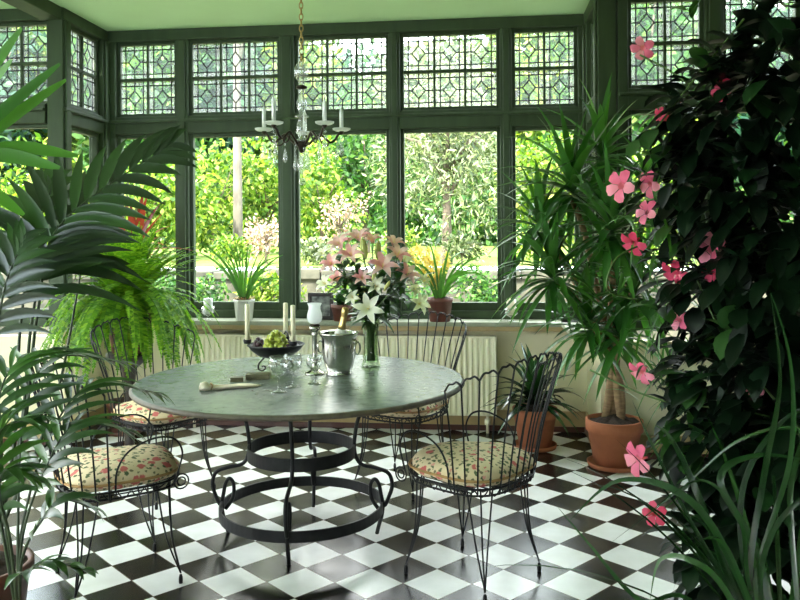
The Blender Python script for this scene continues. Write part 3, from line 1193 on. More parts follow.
# ------------------------------------------------------------------ pots
def pot(parent, r, h, m='terracotta', saucer=True, rim=.04, taper=.72, soil=True, z0=0):
    b = MB()
    zz = .018 if saucer else 0
    b.lathe([(r * taper, zz), (r * .93, h - rim), (r * .94, h - rim), (r, h - rim + .004), (r, h), (r * .9, h), (r * .86, h - .05), (1e-5, h - .05)], (0, 0, z0), 36)
    b.build('pot', m, parent)
    if saucer:
        b = MB()
        b.lathe([(r * .8, 0), (r * .93, .004), (r * .97, .03), (r * .92, .03), (r * .88, .012), (1e-5, .012)], (0, 0, z0), 32)
        b.build('saucer', m, parent)
    if soil:
        b = MB()
        n = 24
        vs = [(0, 0, z0 + h + .03)]
        fs = []
        for j in range(1, 4):
            for k in range(n):
                a = 2 * PI * k / n
                rr = r * .885 * j / 3
                vs.append((rr * math.cos(a), rr * math.sin(a), z0 + h + .02 - .013 * j + rnd(-.012, .014)))
        for k in range(n):
            fs.append((0, 1 + k, 1 + (k + 1) % n))
            for j in range(2):
                p, q = 1 + j * n + k, 1 + j * n + (k + 1) % n
                fs.append((p, p + n, q + n, q))
        b.add(vs, fs)
        b.build('soil', 'soil', parent)


def rosette(b, c, n, L, w, rise=(.1, 1.3), droop=(.5, 1.4), axis=(0, 0, 1), wide=1, seg=6):
    ax = V(axis).normalized()
    u = ax.orthogonal().normalized()
    v = ax.cross(u)
    for i in range(n):
        a = i * 2.39996 + rnd(-.3, .3)
        t = i / max(1, n - 1)
        el = rise[0] + (rise[1] - rise[0]) * t + rnd(-.12, .12)
        d = (u * math.cos(a) + v * math.sin(a)) * math.cos(el) + ax * math.sin(el)
        b.blade(V(c) + ax * (.08 * t), d, L * rnd(.75, 1.1), w * rnd(.8, 1.15), rnd(*droop), seg, up=ax, fold=.35, peak=.3)


# ------------------------------------------------------------------ sill things
SZ = .815
# two hurricane candle glasses
for i, (px, lab) in enumerate(((205, 'white candle in a clear glass standing on the sill beside the fern'), (511, 'cream candle in a clear glass standing on the sill beside the long strap leaves'))):
    p = at(px, 318, 5.72 if i == 0 else 5.62)
    o = empty('candle_glass', (p.x, 5.6, SZ), 0, lab, 'candle glass', 'candle glasses on the sill')
    b = MB()
    b.lathe([(.03, 0), (.03, .003), (.006, .008), (.005, .028), (.02, .036), (.045, .052), (.05, .075), (.048, .1), (.046, .1), (.048, .075), (.042, .055), (1e-5, .045)], (0, 0, 0), 24)
    b.build('holder', 'clear_glass', o)
    c = MB()
    c.lathe([(.033, .047), (.034, .155), (.03, .16), (1e-5, .157)], (0, 0, 0), 18)
    c.tube([(0, 0, .157), (.002, 0, .172)], .0013, 5)
    c.build('candle', 'white_wax' if i == 0 else 'wax', o)

p = at(246, 316, 5.8)
o = empty('potted_clivia', (p.x, 5.6, SZ), 0, 'strap leaved clivia in a white pot on the window sill', 'potted plant')
pot(o, .08, .155, 'white_china', False, .018, .75)
b = MB()
for k in range(20):
    a = k * 2.4
    d = V((math.cos(a) * 1.0, math.sin(a) * .35, rnd(1.4, 4.2)))
    b.blade((.02 * math.cos(a), .02 * math.sin(a), .14), d, rnd(.3, .6), rnd(.013, .02), rnd(.5, 2.4), 8, up=(0, -1, .2), fold=.25)
b.build('foliage', 'clivia_leaf', o)
b = MB()
for k in range(26):
    a = k * 2.4
    b.blade((.05 * math.cos(a), .05 * math.sin(a), .135), (math.cos(a), math.sin(a), 1.2), rnd(.04, .07), .012, .6, 3)
b.build('dry_leaf', 'straw', o)

p = at(322, 318, 5.78)
o = empty('picture_frame', (p.x, 5.64, SZ + .0), math.radians(4), 'small dark picture frame standing on the window sill', 'picture frame')
b = MB()
w, h, t = .095, .2, .028
for a0, a1 in (((-w, 0, 0), (-w + t, .018, h)), ((w - t, 0, 0), (w, .018, h)), ((-w, 0, 0), (w, .018, t)), ((-w, 0, h - t), (w, .018, h))):
    b.box(a0, a1)
b.build('frame', 'dark_wood', o, smooth=False, bevel=.004)
b = MB()
b.box((-w + t, .008, t), (w - t, .014, h - t))
b.build('photograph', 'photo_print', o, smooth=False)
b = MB()
b.add([(-.02, .018, .0), (.02, .018, 0), (.012, .018, .15), (-.012, .018, .15), (-.02, .075, 0), (.02, .075, 0)], [(0, 1, 2, 3), (4, 5, 2, 3), (0, 4, 3), (1, 5, 2)])
b.build('strut', 'dark_wood', o, smooth=False)

p = at(345, 318, 5.78)
o = empty('potted_herb', (p.x, 5.6, SZ), 0, 'small leafy plant in a dark pot on the sill behind the bouquet', 'potted plant')
pot(o, .085, .12, 'dark_clay', False, .03, .75)
b = MB()
for k in range(60):
    d = V((rnd(-1, 1), rnd(-1, 1), rnd(.2, 1.4)))
    q = V((rnd(-.05, .05), rnd(-.05, .05), .1 + rnd(0, .1)))
    b.blade(q, d, rnd(.05, .09), rnd(.025, .04), .8, 4)
b.build('foliage', 'lily_leaf', o)

p = at(441, 318, 5.75)
o = empty('potted_orchid', (p.x, 5.6, SZ), 0, 'yellow flowered orchid in a dark pot on the window sill', 'potted plant')
pot(o, .095, .17, 'dark_clay', False, .03, .78)
b = MB()
for k in range(26):
    a = k * 2.4
    d = V((math.cos(a), math.sin(a) * .5, rnd(1.4, 4)))
    b.blade((.03 * math.cos(a), .03 * math.sin(a), .155), d, rnd(.3, .56), rnd(.013, .02), rnd(1.2, 3.2), 8, up=(0, -1, .2), fold=.25)
b.build('foliage', 'clivia_leaf', o)
for k in range(5):
    sp = MB()
    top = V(((-.26, -.18, -.1, -.03, .06)[k], rnd(-.06, .06), (.56, .61, .57, .55, .5)[k]))
    path = catmull([(0, 0, .15), (top.x * .4, top.y * .4, .34), top], 8)
    sp.tube(path, .003, 5)
    so = sp.build('flower_spike', 'stem_green', o)
    f = MB()
    for j in range(9):
        q = path[5 + j] if 5 + j < len(path) else path[-1]
        lily_flower(f, q + V((rnd(-.015, .015), rnd(-.02, 0), rnd(-.01, .02))), (rnd(-.8, .8), -1, rnd(-.2, .5)), rnd(.028, .04), 1)
    f.build('blossom', 'orchid_yellow', so)

# ------------------------------------------------------------------ fern on a stand
FX, FY = -2.25, 4.74
o = empty('boston_fern', (FX, FY, 0), 0, 'bushy bright green fern spilling over a dark pedestal stand by the window', 'fern')
b = MB()
b.lathe([(.16, 0), (.16, .02), (.05, .05), (.03, .12), (.035, .3), (.028, .45), (.05, .6), (.12, .66), (.14, .68), (.14, .7), (1e-5, .7)], (0, 0, 0), 24)
b.build('pedestal', 'dark_wood', o)
b = MB()
b.lathe([(.1, .7), (.15, .98), (.16, .98), (.16, 1.03), (.14, 1.03), (.12, .98), (1e-5, .98)], (0, 0, 0), 28)
b.build('pot', 'dark_clay', o)


def fern_frond(b, p, d, L, droop, wid):
    n = 22
    pts = droopline(p, d, L, droop, n)
    for i in range(2, n):
        t = i / n
        ax = (pts[i + 1] - pts[i]).normalized()
        sd = ax.cross(V((0, 0, 1)))
        if sd.length < .05:
            sd = ax.orthogonal()
        sd.normalize()
        nn = sd.cross(ax)
        l = wid * math.sin(PI * min(1, .12 + t * .9)) ** .7 * rnd(.85, 1.1)
        for s_ in (-1, 1):
            for h in (0, .5):
                q = pts[i].lerp(pts[i + 1], h)
                dd = (sd * s_ + ax * .35 - nn * rnd(-.1, .35)).normalized()
                e = q + dd * l
                m_ = q + dd * l * .5
                ww = ax * L / n * .27
                b.add([q - ww * .7, m_ - ww, e, m_ + ww, q + ww * .7], [(0, 1, 2, 3, 4)])
    b.tube(pts, .0018, 3, cap=False)


b = MB()
for k in range(250):
    a = k * 2.39996
    t = k / 250
    el = 1.5 - 1.4 * t ** 1.1 + rnd(-.1, .1)
    d = V((math.cos(a) * math.cos(el), math.sin(a) * math.cos(el), math.sin(el)))
    L = rnd(.42, .6) * (.9 + .4 * t)
    fern_frond(b, (.08 * math.cos(a) * t, .08 * math.sin(a) * t, 1.02), d, L, rnd(1.9, 3.6) if t > .5 else rnd(.6, 1.8), rnd(.035, .05))
tag(b.build('foliage', 'fern_leaf', o), kind='stuff')

p = at(150, 250, 5.6)
o = empty('red_cordyline', (-2.62, 5.45, 0), 0, 'dark red leaved cordyline standing behind the fern', 'potted plant')
pot(o, .13, .24, 'dark_clay', True)
b = MB()
b.tube([(0, 0, .2), (.02, 0, .8), (.12, -.04, 1.32)], .014, 7)
b.build('stem', 'cane', o)
b = MB()
rosette(b, (.12, -.04, 1.3), 26, .42, .05, (.1, 1.35), (.3, .9))
b.build('foliage', 'red_leaf', o)

# ------------------------------------------------------------------ palms on the left


def frond(o, path, half, n=18, w=.026, start=.3, lm='palm_leaf', droop=.7, sweep=.55, upv=(0, 0, 1), lift=.25, stemr=.007, stemm='palm_stem', low=1.0):
    """one pinnate frond: stalk along path (world points), leaflets both sides"""
    org = V(o.location)
    pts = catmull([V(q) - org for q in path], 10)
    m = len(pts)
    b = MB()
    b.tube(pts, [stemr * (1 - .75 * i / m) for i in range(m)], 6)
    fo = b.build('frond', stemm, o)
    b = MB()
    for k in range(n):
        t = start + (1 - start) * k / (n - 1)
        f = t * (m - 1)
        i = min(int(f), m - 2)
        q = pts[i].lerp(pts[i + 1], f - i)
        ax = (pts[i + 1] - pts[i]).normalized()
        up = V(upv)
        sd = ax.cross(up)
        if sd.length < .05:
            sd = ax.orthogonal()
        sd.normalize()
        nn = sd.cross(ax)
        s2 = (t - start) / (1 - start)
        l = half * (.55 + .45 * math.sin(PI * min(1, .18 + .75 * s2))) * (1 - .35 * s2)
        for s_ in (-1, 1):
            sw = sweep + .7 * s2
            d = sd * s_ * math.cos(sw) + ax * math.sin(sw) + nn * lift
            b.blade(q, d, l * rnd(.88, 1.1) * (low if d.z < 0 else 1), w * rnd(.85, 1.15), droop * rnd(.7, 1.3), 6, up=nn, fold=.3, peak=.35)
    b.build('leaflets', lm, fo)
    return fo


kp = at(-20, 640, 2.65)
kent = empty('kentia_palm', (kp.x, kp.y, 0), 0, 'tall dark kentia palm with broad drooping fronds beside the left windows', 'palm')
pot(kent, .17, .32, 'dark_clay', True)
kb = V((kp.x, kp.y, .3))
K = [  # control pixels with depth
    ([(20, 450, 2.6), (38, 310, 2.75), (60, 225, 2.85), (162, 150, 3.0)], .36, 15, .046),
    ([(12, 460, 2.6), (20, 330, 2.7), (32, 250, 2.8), (52, 185, 2.95)], .28, 8, .046),
    ([(18, 450, 2.6), (32, 320, 2.75), (52, 246, 2.9), (105, 212, 3.05)], .44, 8, .044),
    ([(28, 470, 2.7), (58, 390, 2.8), (76, 300, 2.9), (82, 262, 2.95)], .22, 2, .07),
    ([(0, 470, 2.5), (-4, 360, 2.5), (4, 290, 2.5), (22, 245, 2.55)], .22, 10, .034),
]
for ps, half, n, w in K:
    path = [kb] + [at(*q) for q in ps]
    frond(kent, path, half, n, w, .58 if n > 2 else .9, 'palm_leaf', .8, .5 if half < .4 else .12, upv=(.3, -1, .5), lift=.1, stemr=.009, low=.38)

pp = at(20, 655, 2.35)
parl = empty('parlour_palm', (pp.x, pp.y, 0), 0, 'low parlour palm with glossy arching fronds in front of the left chair', 'palm')
pot(parl, .15, .26, 'terracotta', True)
pb = V((pp.x, pp.y, .24))
P_ = [
    ([(20, 540, 2.4), (48, 440, 2.5), (90, 385, 2.65), (150, 392, 2.8)], .25, 14, .025),
    ([(18, 520, 2.4), (25, 410, 2.5), (55, 358, 2.6), (120, 362, 2.75)], .23, 14, .025),
    ([(22, 540, 2.35), (45, 470, 2.4), (75, 425, 2.5), (125, 430, 2.6)], .22, 12, .025),
    ([(22, 560, 2.3), (42, 520, 2.3), (62, 500, 2.35), (92, 508, 2.4)], .15, 7, .034),
    ([(16, 580, 2.25), (26, 572, 2.2), (50, 562, 2.2), (84, 570, 2.2)], .11, 6, .03),
    ([(5, 520, 2.3), (-5, 430, 2.3), (10, 370, 2.4), (48, 352, 2.5)], .22, 13, .025),
    ([(4, 540, 2.25), (-6, 480, 2.2), (2, 430, 2.2), (30, 420, 2.2)], .19, 11, .025),
    ([(10, 540, 2.2), (0, 500, 2.15), (5, 470, 2.1), (34, 478, 2.1)], .14, 9, .026),
]
for ps, half, n, w in P_:
    frond(parl, [pb] + [at(*q) for q in ps], half, n, w, .42, 'parlour_leaf', 1.0, .6, lift=.12, stemr=.006)

dp = at(-60, 640, 2.6)
drc = empty('green_dracaena', (dp.x - .25, dp.y - .1, 0), 0, 'tall plant with bright green sword leaves entering at the upper left corner', 'potted plant')
pot(drc, .16, .3, 'dark_clay', True)
b = MB()
crown = at(-95, 210, 2.45) - drc.location
b.tube(catmull([(0, 0, .25), (.02, .02, .8), crown], 6), .02, 8)
b.build('stem', 'cane', drc)
b = MB()
for (ex, ey, dd) in ((22, 28, 2.4), (12, 60, 2.3), (60, 64, 2.45), (66, 80, 2.5), (78, 156, 2.5), (60, 168, 2.4), (-30, 0, 2.3), (-60, 40, 2.5), (-150, 120, 2.3), (-170, 200, 2.5), (-120, 300, 2.4), (24, 215, 2.5)):
    e = at(ex, ey, dd) - drc.location
    md = crown.lerp(e, .5) + V((0, 0, .02 if ey < 120 else .1))
    pts = catmull([crown, md, e], 7)
    n = len(pts)
    ws = [.025 * (.4 + .6 * math.sin(PI / 2 * min(1, i / (.5 * n)))) * (1 if i < .55 * n else max(.03, math.cos(PI / 2 * (i - .55 * n) / (.45 * n)))) for i in range(n)]
    b.strip(pts, ws, (.2, -1, .6), .2)
b.build('foliage', 'bright_strap_leaf', drc)

# ------------------------------------------------------------------ right: dracaena, rosette plant
yx = V((.795, 4.92, 0))
yuc = empty('dracaena_tree', yx, 0, 'large many headed dracaena in a terracotta pot by the right pier', 'potted plant')
pot(yuc, .173, .29, 'terracotta', True, .07)
heads = [(572, 200, 4.55, 54, .52), (602, 165, 4.7, 44, .48), (552, 285, 4.45, 50, .46), (612, 240, 4.4, 54, .52), (636, 300, 4.45, 50, .5), (650, 205, 4.55, 40, .46), (588, 335, 4.5, 36, .42), (540, 235, 4.6, 36, .42), (620, 345, 4.4, 34, .42)]
for i, (px, py, d, n, L) in enumerate(heads):
    c = at(px, py, d) - yx
    b = MB()
    s0 = V(((-.05, .04, 0)[i % 3], (.03, -.02, .05)[i % 3], .28))
    pts = catmull([s0, s0.lerp(V((.0, 0, .75)), .7), c.lerp(V((0, 0, .9)), .35), c], 6)
    b.tube(pts, [.026 - .012 * k / len(pts) for k in range(len(pts))], 8)
    b.build('cane', 'cane', yuc)
    b = MB()
    rosette(b, c, n, L, .05, (-.75, 1.4), (.5, 1.6), seg=7)
    b.build('leaf_head', 'strap_leaf', yuc)

p2 = V((.335, 5.3, 0))
o = empty('potted_bromeliad', p2, 0, 'dark rosette plant in a terracotta pot below the right end of the sill', 'potted plant')
pot(o, .15, .27, 'terracotta', True, .06)
b = MB()
rosette(b, (0, 0, .26), 50, .4, .058, (.15, 1.4), (.7, 1.8), seg=7)
b.build('foliage', 'dark_strap_leaf', o)

# ------------------------------------------------------------------ right: flowering vine
mv = V((1.33, 2.95, 0))
vine = empty('flowering_vine', mv, 0, 'huge dark leaved climbing vine with pink trumpet flowers on the right', 'climbing plant')
pot(vine, .17, .3, 'terracotta', True, .06)
b = MB()
for k in range(7):
    a = 2 * PI * k / 7
    pts = [(.1 * math.cos(a), .1 * math.sin(a), .25)]
    for j in range(1, 9):
        pts.append(((.12 + .05 * math.sin(j + k)) * math.cos(a + j * .5) + .02 * j, (.12 + .05 * math.sin(j * 1.3)) * math.sin(a + j * .5), .25 + j * .24))
    b.tube(catmull(pts, 4), .007, 6)
b.build('stem', 'dark_bark', vine)


def oval_leaf(b, c, d, L, w, droop=1.0, up=(0, 0, 1)):
    b.blade(c, d, L, w, droop, 5, up=up, fold=.3, peak=.45, tip=.7)


b = MB()
blobs = []   # photo pixel centre, depth, radius in metres, leaf count
for q in ((730, 120, 3.0, .26, 150), (790, 110, 2.9, .3, 150), (700, 190, 3.05, .2, 90), (765, 210, 2.9, .3, 200), (720, 280, 3.0, .22, 130), (785, 310, 2.8, .3, 190), (720, 370, 3.0, .2, 130), (770, 400, 2.85, .28, 180), (715, 440, 2.95, .18, 100), (765, 490, 2.8, .25, 150), (840, 250, 2.8, .35, 160), (840, 430, 2.7, .35, 160), (740, 560, 2.7, .2, 90), (800, 560, 2.6, .25, 110), (690, 130, 3.1, .12, 40), (755, 60, 3.0, .15, 50), (800, 40, 2.95, .2, 60)):
    c = at(*q[:3]) - mv
    for k in range(q[4]):
        v = V(NR.normal(size=3))
        v.normalize()
        v *= q[3] * rnd(.35, 1) ** .5
        d = v.normalized() + V((rnd(-.5, .5), rnd(-.5, .5), rnd(-.9, .2)))
        oval_leaf(b, c + v, d, rnd(.1, .16), rnd(.05, .085), rnd(.3, 1.4))
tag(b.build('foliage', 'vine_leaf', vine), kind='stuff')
FL = [(643, 48, 3.1, 0, .9), (661, 115, 3.1, 1, .6), (621, 186, 3.0, 0, 1.15), (650, 184, 3.05, 0, 1), (647, 212, 3.0, 0, .9), (634, 243, 3.0, 1, 1), (711, 249, 2.85, 0, 1.1), (676, 272, 2.95, 1, 1.05), (712, 273, 2.85, 1, .7), (680, 320, 2.95, 0, .75), (642, 372, 3.0, 0, 1), (755, 388, 2.75, 0, .7), (638, 459, 2.9, 0, 1.2), (655, 514, 2.8, 1, .8), (722, 90, 2.9, 1, .8), (668, 120, 3.1, 1, .4)]


def trumpet(b, c, d, s):
    d = V(d).normalized()
    u = d.orthogonal().normalized()
    w = d.cross(u)
    c = V(c)
    n = 10
    prof = [(.004, -.05), (.007, -.03), (.014, -.012), (.019, 0)]
    vs, fs = [], []
    for r, z in prof:
        for k in range(n):
            a = 2 * PI * k / n
            vs.append(c + d * z * s + (u * math.cos(a) + w * math.sin(a)) * r * s)
    for i in range(len(prof) - 1):
        for k in range(n):
            l = (k + 1) % n
            fs.append((i * n + k, i * n + l, (i + 1) * n + l, (i + 1) * n + k))
    b.add(vs, fs)
    for k in range(5):
        a = 2 * PI * k / 5 + .3
        out = u * math.cos(a) + w * math.sin(a)
        tw = (u * math.cos(a + .7) + w * math.sin(a + .7))
        pts = [c + out * .016 * s, c + d * .012 * s + (out * .032 + tw * .004) * s, c + d * .014 * s + (out * .05 + tw * .01) * s, c + d * .004 * s + (out * .064 + tw * .016) * s]
        b.strip(pts, [.01 * s, .024 * s, .027 * s, .012 * s], d, .12)


for i, (px, py, d, rose, s) in enumerate(FL):
    p = at(px, py, d) - mv
    b = MB()
    dirn = V((-.75 + rnd(-.6, .5), -.75, rnd(-.8, .45)))
    if i in (5, 10, 7):
        dirn = V((-.6, -.5, -.5))
    trumpet(b, p, dirn, .74 * s)
    fo = b.build('flower', 'rose_petal' if rose else 'pink_petal', vine)
    b = MB()
    h = V((.28, .12, .25 + .1 * rnd(-1, 1)))
    b.tube(catmull([p - dirn.normalized() * .05 * s, p + h * .4 + V((0, 0, -.05)), p + h], 5), .0022, 4)
    for k in range(3):
        oval_leaf(b, p + h * rnd(.3, .9), (rnd(-1, 1), rnd(-1, .4), rnd(-.3, .6)), rnd(.07, .1), rnd(.03, .045), 1)
    b.build('flower_stalk', 'clivia_leaf', fo)
# loose sprays edging the vine, their lit look put into lighter leaf colours
b = MB()
for k in range(46):
    c = at(640 + 45 * (k % 5) / 4 + rnd(-6, 6), 175 + k * 5.2 + rnd(-10, 10), 3.05 + rnd(-.05, .1)) - mv
    b.blade(c, (rnd(-.7, .4), rnd(-.6, .2), rnd(-.6, .8)), rnd(.14, .26), rnd(.008, .014), rnd(1, 2.8), 7)
tag(b.build('side_shoots', 'clivia_leaf', vine), kind='stuff')
for (px, py, d) in ((690, 420, 2.95), (683, 455, 2.95), (700, 340, 2.95), (660, 300, 3.0), (725, 325, 2.8), (680, 230, 3.0), (665, 160, 3.05), (700, 75, 3.0), (650, 140, 3.05), (690, 380, 2.9), (668, 430, 2.95), (700, 455, 2.9)):
    c = at(px, py, d) - mv
    b = MB()
    for k in range(3):
        oval_leaf(b, c + V((rnd(-.04, .04), rnd(-.04, .04), rnd(-.04, .04))), (rnd(-1, .3), rnd(-1, 0), rnd(-.8, .4)), rnd(.1, .15), rnd(.055, .085), rnd(.4, 1.2))
    b.build('leaf_spray', 'lily_leaf', vine)  # lit outer leaves, brightness carried by a lighter green than the vine's
for ps in (((655, 130, 3.05), (690, 85, 3.0), (735, 30, 2.95), (760, 0, 2.95)), ((640, 245, 3.0), (615, 260, 2.95), (608, 290, 2.95), (640, 300, 3)), ((590, 370, 3.1), (660, 400, 2.95), (740, 410, 2.8), (800, 425, 2.7)), ((680, 235, 3), (720, 330, 2.85), (775, 400, 2.7), (810, 440, 2.6)), ((640, 55, 3.1), (668, 70, 3.05), (690, 85, 3.0)), ((640, 460, 2.95), (660, 440, 2.95), (680, 420, 2.95))):
    b = MB()
    b.tube(catmull([at(*q) - mv for q in ps], 8), .004, 5)
    b.build('tendril', 'stem_green', vine)

# ------------------------------------------------------------------ right foreground strap plant
sp = V((.76, 2.1, 0))
fg = empty('strap_leaf_plant', sp, 0, 'strap leaved plant with long arching blades at the lower right, in front of the vine', 'potted plant')
pot(fg, .15, .24, 'dark_clay', True)
b = MB()
base = V((0, 0, .22))
arcs = [((800, 432, 2.2), (740, 440, 2.3), (680, 490, 2.4), (608, 545, 2.6)), ((760, 560, 2.1), (720, 480, 2.15), (760, 455, 2.15), (830, 465, 2.1)),
        ((690, 600, 2.1), (640, 600, 2.1), (590, 545, 2.2), (556, 505, 2.35)), ((730, 590, 2.1), (690, 520, 2.2), (650, 440, 2.3), (632, 400, 2.4)),
        ((730, 580, 2.1), (700, 500, 2.1), (672, 440, 2.15), (655, 425, 2.2)), ((745, 570, 2.1), (745, 480, 2.15), (790, 415, 2.15), (850, 405, 2.1)),
        ((725, 590, 2.05), (690, 560, 2.05), (660, 560, 2.1), (650, 600, 2.1)), ((740, 580, 2.05), (690, 500, 2.0), (620, 480, 2.05), (570, 520, 2.1)),
        ((760, 590, 2.05), (780, 520, 2.0), (830, 490, 2.0), (880, 520, 2.0)), ((750, 590, 2.05), (740, 520, 2.0), (700, 480, 2.0), (640, 520, 2.0)),
        ((750, 590, 2.05), (765, 470, 2.1), (780, 380, 2.2), (770, 290, 2.3)), ((755, 590, 2.05), (790, 460, 2.1), (790, 360, 2.15), (768, 285, 2.2)),
        ((745, 590, 2.0), (720, 540, 1.95), (690, 550, 1.9), (670, 600, 1.9))]
for ps in arcs:
    w = rnd(.005, .0095)
    q = [base] + [at(*x) - sp for x in ps][(1 if len(ps) == 4 and ps[0][0] >= 800 else 0):]
    if ps[0][0] >= 800:
        q = [base + V((.05, 0, .1)), at(790, 500, 2.1) - sp] + [at(*x) - sp for x in ps]
    pts = catmull(q, 7)
    m = len(pts)
    ws = [w * min(1, .5 + 3 * i / m) * (1 if i < m * .6 else max(.04, (m - 1 - i) / (m * .4))) for i in range(m)]
    b.strip(pts, ws, (-.35, -.7, .9), .15)
for k in range(44):
    a = k * 2.4
    b.blade(base, (math.cos(a), math.sin(a), rnd(.8, 2.2)), rnd(.5, 1.0), rnd(.012, .02), rnd(.9, 2.4), 10, fold=.2)
b.build('foliage', 'dark_strap_leaf', fg)

# ------------------------------------------------------------------ garden
b = MB()
b.add([(-40, YM, -.12), (40, YM, -.12), (40, 10.6, -.12), (-40, 10.6, -.12), (-40, -30, -.12), (WL - .2, -30, -.12), (WL - .2, YM, -.12)], [(0, 1, 2, 3), (4, 5, 6, 0)])
struct(b, 'garden_ground', 'earth')
b = MB()
b.add([(-40, 10.9, 1.0), (40, 10.9, 1.0), (40, 26, 1.2), (-40, 26, 1.2), (40, 70, 3), (-40, 70, 3)], [(0, 1, 2, 3), (3, 2, 4, 5)])
struct(b, 'lawn', 'lawn')
gw = empty('garden_wall', (0, 10.6, 0), 0, 'low rough stone garden wall at the edge of the lawn', 'wall')
b = MB()
b.box((-16, 0, -.15), (16, .35, .84))
b.build('masonry', 'stone', gw, smooth=False)
b = MB()
x = -16
while x < 16:
    w = rnd(.5, .9)
    b.box((x, -.06, .842), (min(16, x + w - .015), .42, .93 + rnd(0, .06)))
    x += w
b.build('coping', 'stone', gw, smooth=False, bevel=.015)


def leafcloud(center, rad, n, size, aspect=.5, blobs=9, fill=.5, seed=0):
    rg = np.random.default_rng(seed)
    c = np.array(center, float)
    rad = np.array(rad, float)
    bc = rg.normal(size=(blobs, 3))
    bc /= np.linalg.norm(bc, axis=1)[:, None]
    bc *= (rg.uniform(.25, .72, (blobs, 1)))
    which = rg.integers(0, blobs, n)
    d = rg.normal(size=(n, 3))
    d /= np.linalg.norm(d, axis=1)[:, None]
    rr = rg.uniform(fill, 1, (n, 1)) ** .6
    pos = c + (bc[which] + d * rr * rg.uniform(.38, .55, (n, 1))) * rad
    ax = rg.normal(size=(n, 3)) + d * .8 + np.array([0, 0, -.35])
    ax /= np.linalg.norm(ax, axis=1)[:, None]
    oth = rg.normal(size=(n, 3))
    sd = np.cross(ax, oth)
    sd /= np.linalg.norm(sd, axis=1)[:, None]
    L = size * rg.uniform(.6, 1.3, (n, 1))
    vs = np.stack([pos, pos + ax * L * .5 + sd * L * aspect * .5, pos + ax * L, pos + ax * L * .5 - sd * L * aspect * .5], 1).reshape(-1, 3)
    fs = np.arange(n * 4).reshape(n, 4)
    m = MB()
    m.v = [tuple(q) for q in vs.tolist()]
    m.f = [tuple(q) for q in fs.tolist()]
    m.mi = [0] * n
    return m


def tree(name, base, top, rad, m, n, size, label, cat='tree', trunk=.12, aspect=.5, cz=None, bark='dark_bark', fill=.4, blobs=9, lean=0, group=None):
    base = V(base)
    o = empty(name, base, 0, label, cat, group)
    cz = cz if cz is not None else top - base.z - rad[2]
    t = MB()
    t.tube(catmull([(0, 0, -.1), (lean * .4, 0, cz * .5), (lean, 0, cz)], 5), [trunk * (1 - .06 * i) for i in range(11)], 8)
    for k in range(7):
        a = k * 2.4
        t.tube([(lean * .7, 0, cz * (.55 + .05 * k)), (lean + rad[0] * .35 * math.cos(a), rad[1] * .35 * math.sin(a), cz + rad[2] * rnd(-.1, .3)), (lean + rad[0] * .7 * math.cos(a), rad[1] * .7 * math.sin(a), cz + rad[2] * rnd(.0, .6))], [trunk * .4, trunk * .25, trunk * .08], 6)
    t.build('trunk', bark, o)
    f = leafcloud((lean, 0, cz), rad, n, size, aspect, blobs, fill, seed=R.randint(0, 99999))
    tag(f.build('foliage', m, o, smooth=False), kind='stuff')
    return o


def gpos(px, d, z):
    p = at(px, 240, d)
    return (p.x, p.y, z)


# nearer trees and shrubs
tree('birch_tree', gpos(238, 14, 1.0), 8.5, (1.8, 1.8, 1.6), 'tree_mid', 2200, .2, 'slim pale barked tree standing on the lawn behind the white pot', trunk=.1, bark='bark', cz=6.2)
tree('yellow_shrub', gpos(212, 15.5, 1.0), 3.5, (1.0, 1.0, 1.3), 'tree_yellow', 2600, .14, 'sunlit yellow green shrub left of the pale trunk', 'shrub', .05)
tree('yellow_shrub', gpos(268, 16.5, 1.0), 3.7, (1.2, 1.1, 1.4), 'tree_yellow', 2600, .15, 'sunlit yellow green shrub right of the pale trunk', 'shrub', .05)
tree('yellow_shrub', gpos(322, 13.0, 1.0), 3.1, (.75, .9, 1.1), 'tree_yellow', 2600, .12, 'tall yellow green shrub behind the picture frame', 'shrub', .05)
tree('green_tree', gpos(366, 17, 1.1), 4.8, (1.5, 1.2, 1.9), 'tree_mid', 4200, .15, 'rounded mid green tree behind the lilies', 'tree', .1)
tree('silver_pear', gpos(447, 11.6, 1.0), 4.2, (1.15, .9, 1.5), 'tree_silver', 6500, .13, 'weeping silver leaved tree behind the yellow orchid', 'tree', .09, aspect=.22, blobs=14)
tree('yellow_shrub', gpos(548, 14, 1.0), 3.6, (1.4, 1.0, 1.35), 'tree_yellow', 3600, .13, 'yellow green shrub seen behind the dracaena', 'shrub', .05)
tree('yellow_shrub', gpos(140, 13.5, 1.0), 3.3, (1.2, 1.0, 1.2), 'tree_yellow', 3000, .13, 'pale yellow green shrub behind the fern', 'shrub', .05)
tree('yellow_shrub', gpos(30, 14, 1.0), 3.3, (1.7, 1.0, 1.2), 'tree_yellow', 3000, .14, 'yellow green shrub beyond the windows behind the dark palm', 'shrub', .05)
tree('yellow_shrub', gpos(665, 11.8, 1.0), 3.2, (1.1, 1.0, 1.2), 'tree_yellow', 3000, .12, 'yellow green shrub beyond the window behind the vine', 'shrub', .05)
tree('blossom_shrub', gpos(266, 12.2, 1.0), 2.0, (.42, .4, .5), 'blossom', 700, .07, 'pale pink flowering shrub at the lawn edge beside the pale trunk', 'shrub', .03)
tree('blossom_shrub', gpos(340, 12.0, 1.0), 2.25, (.5, .4, .5), 'blossom', 500, .07, 'pale pink flowering shrub behind the top of the lilies', 'shrub', .03)
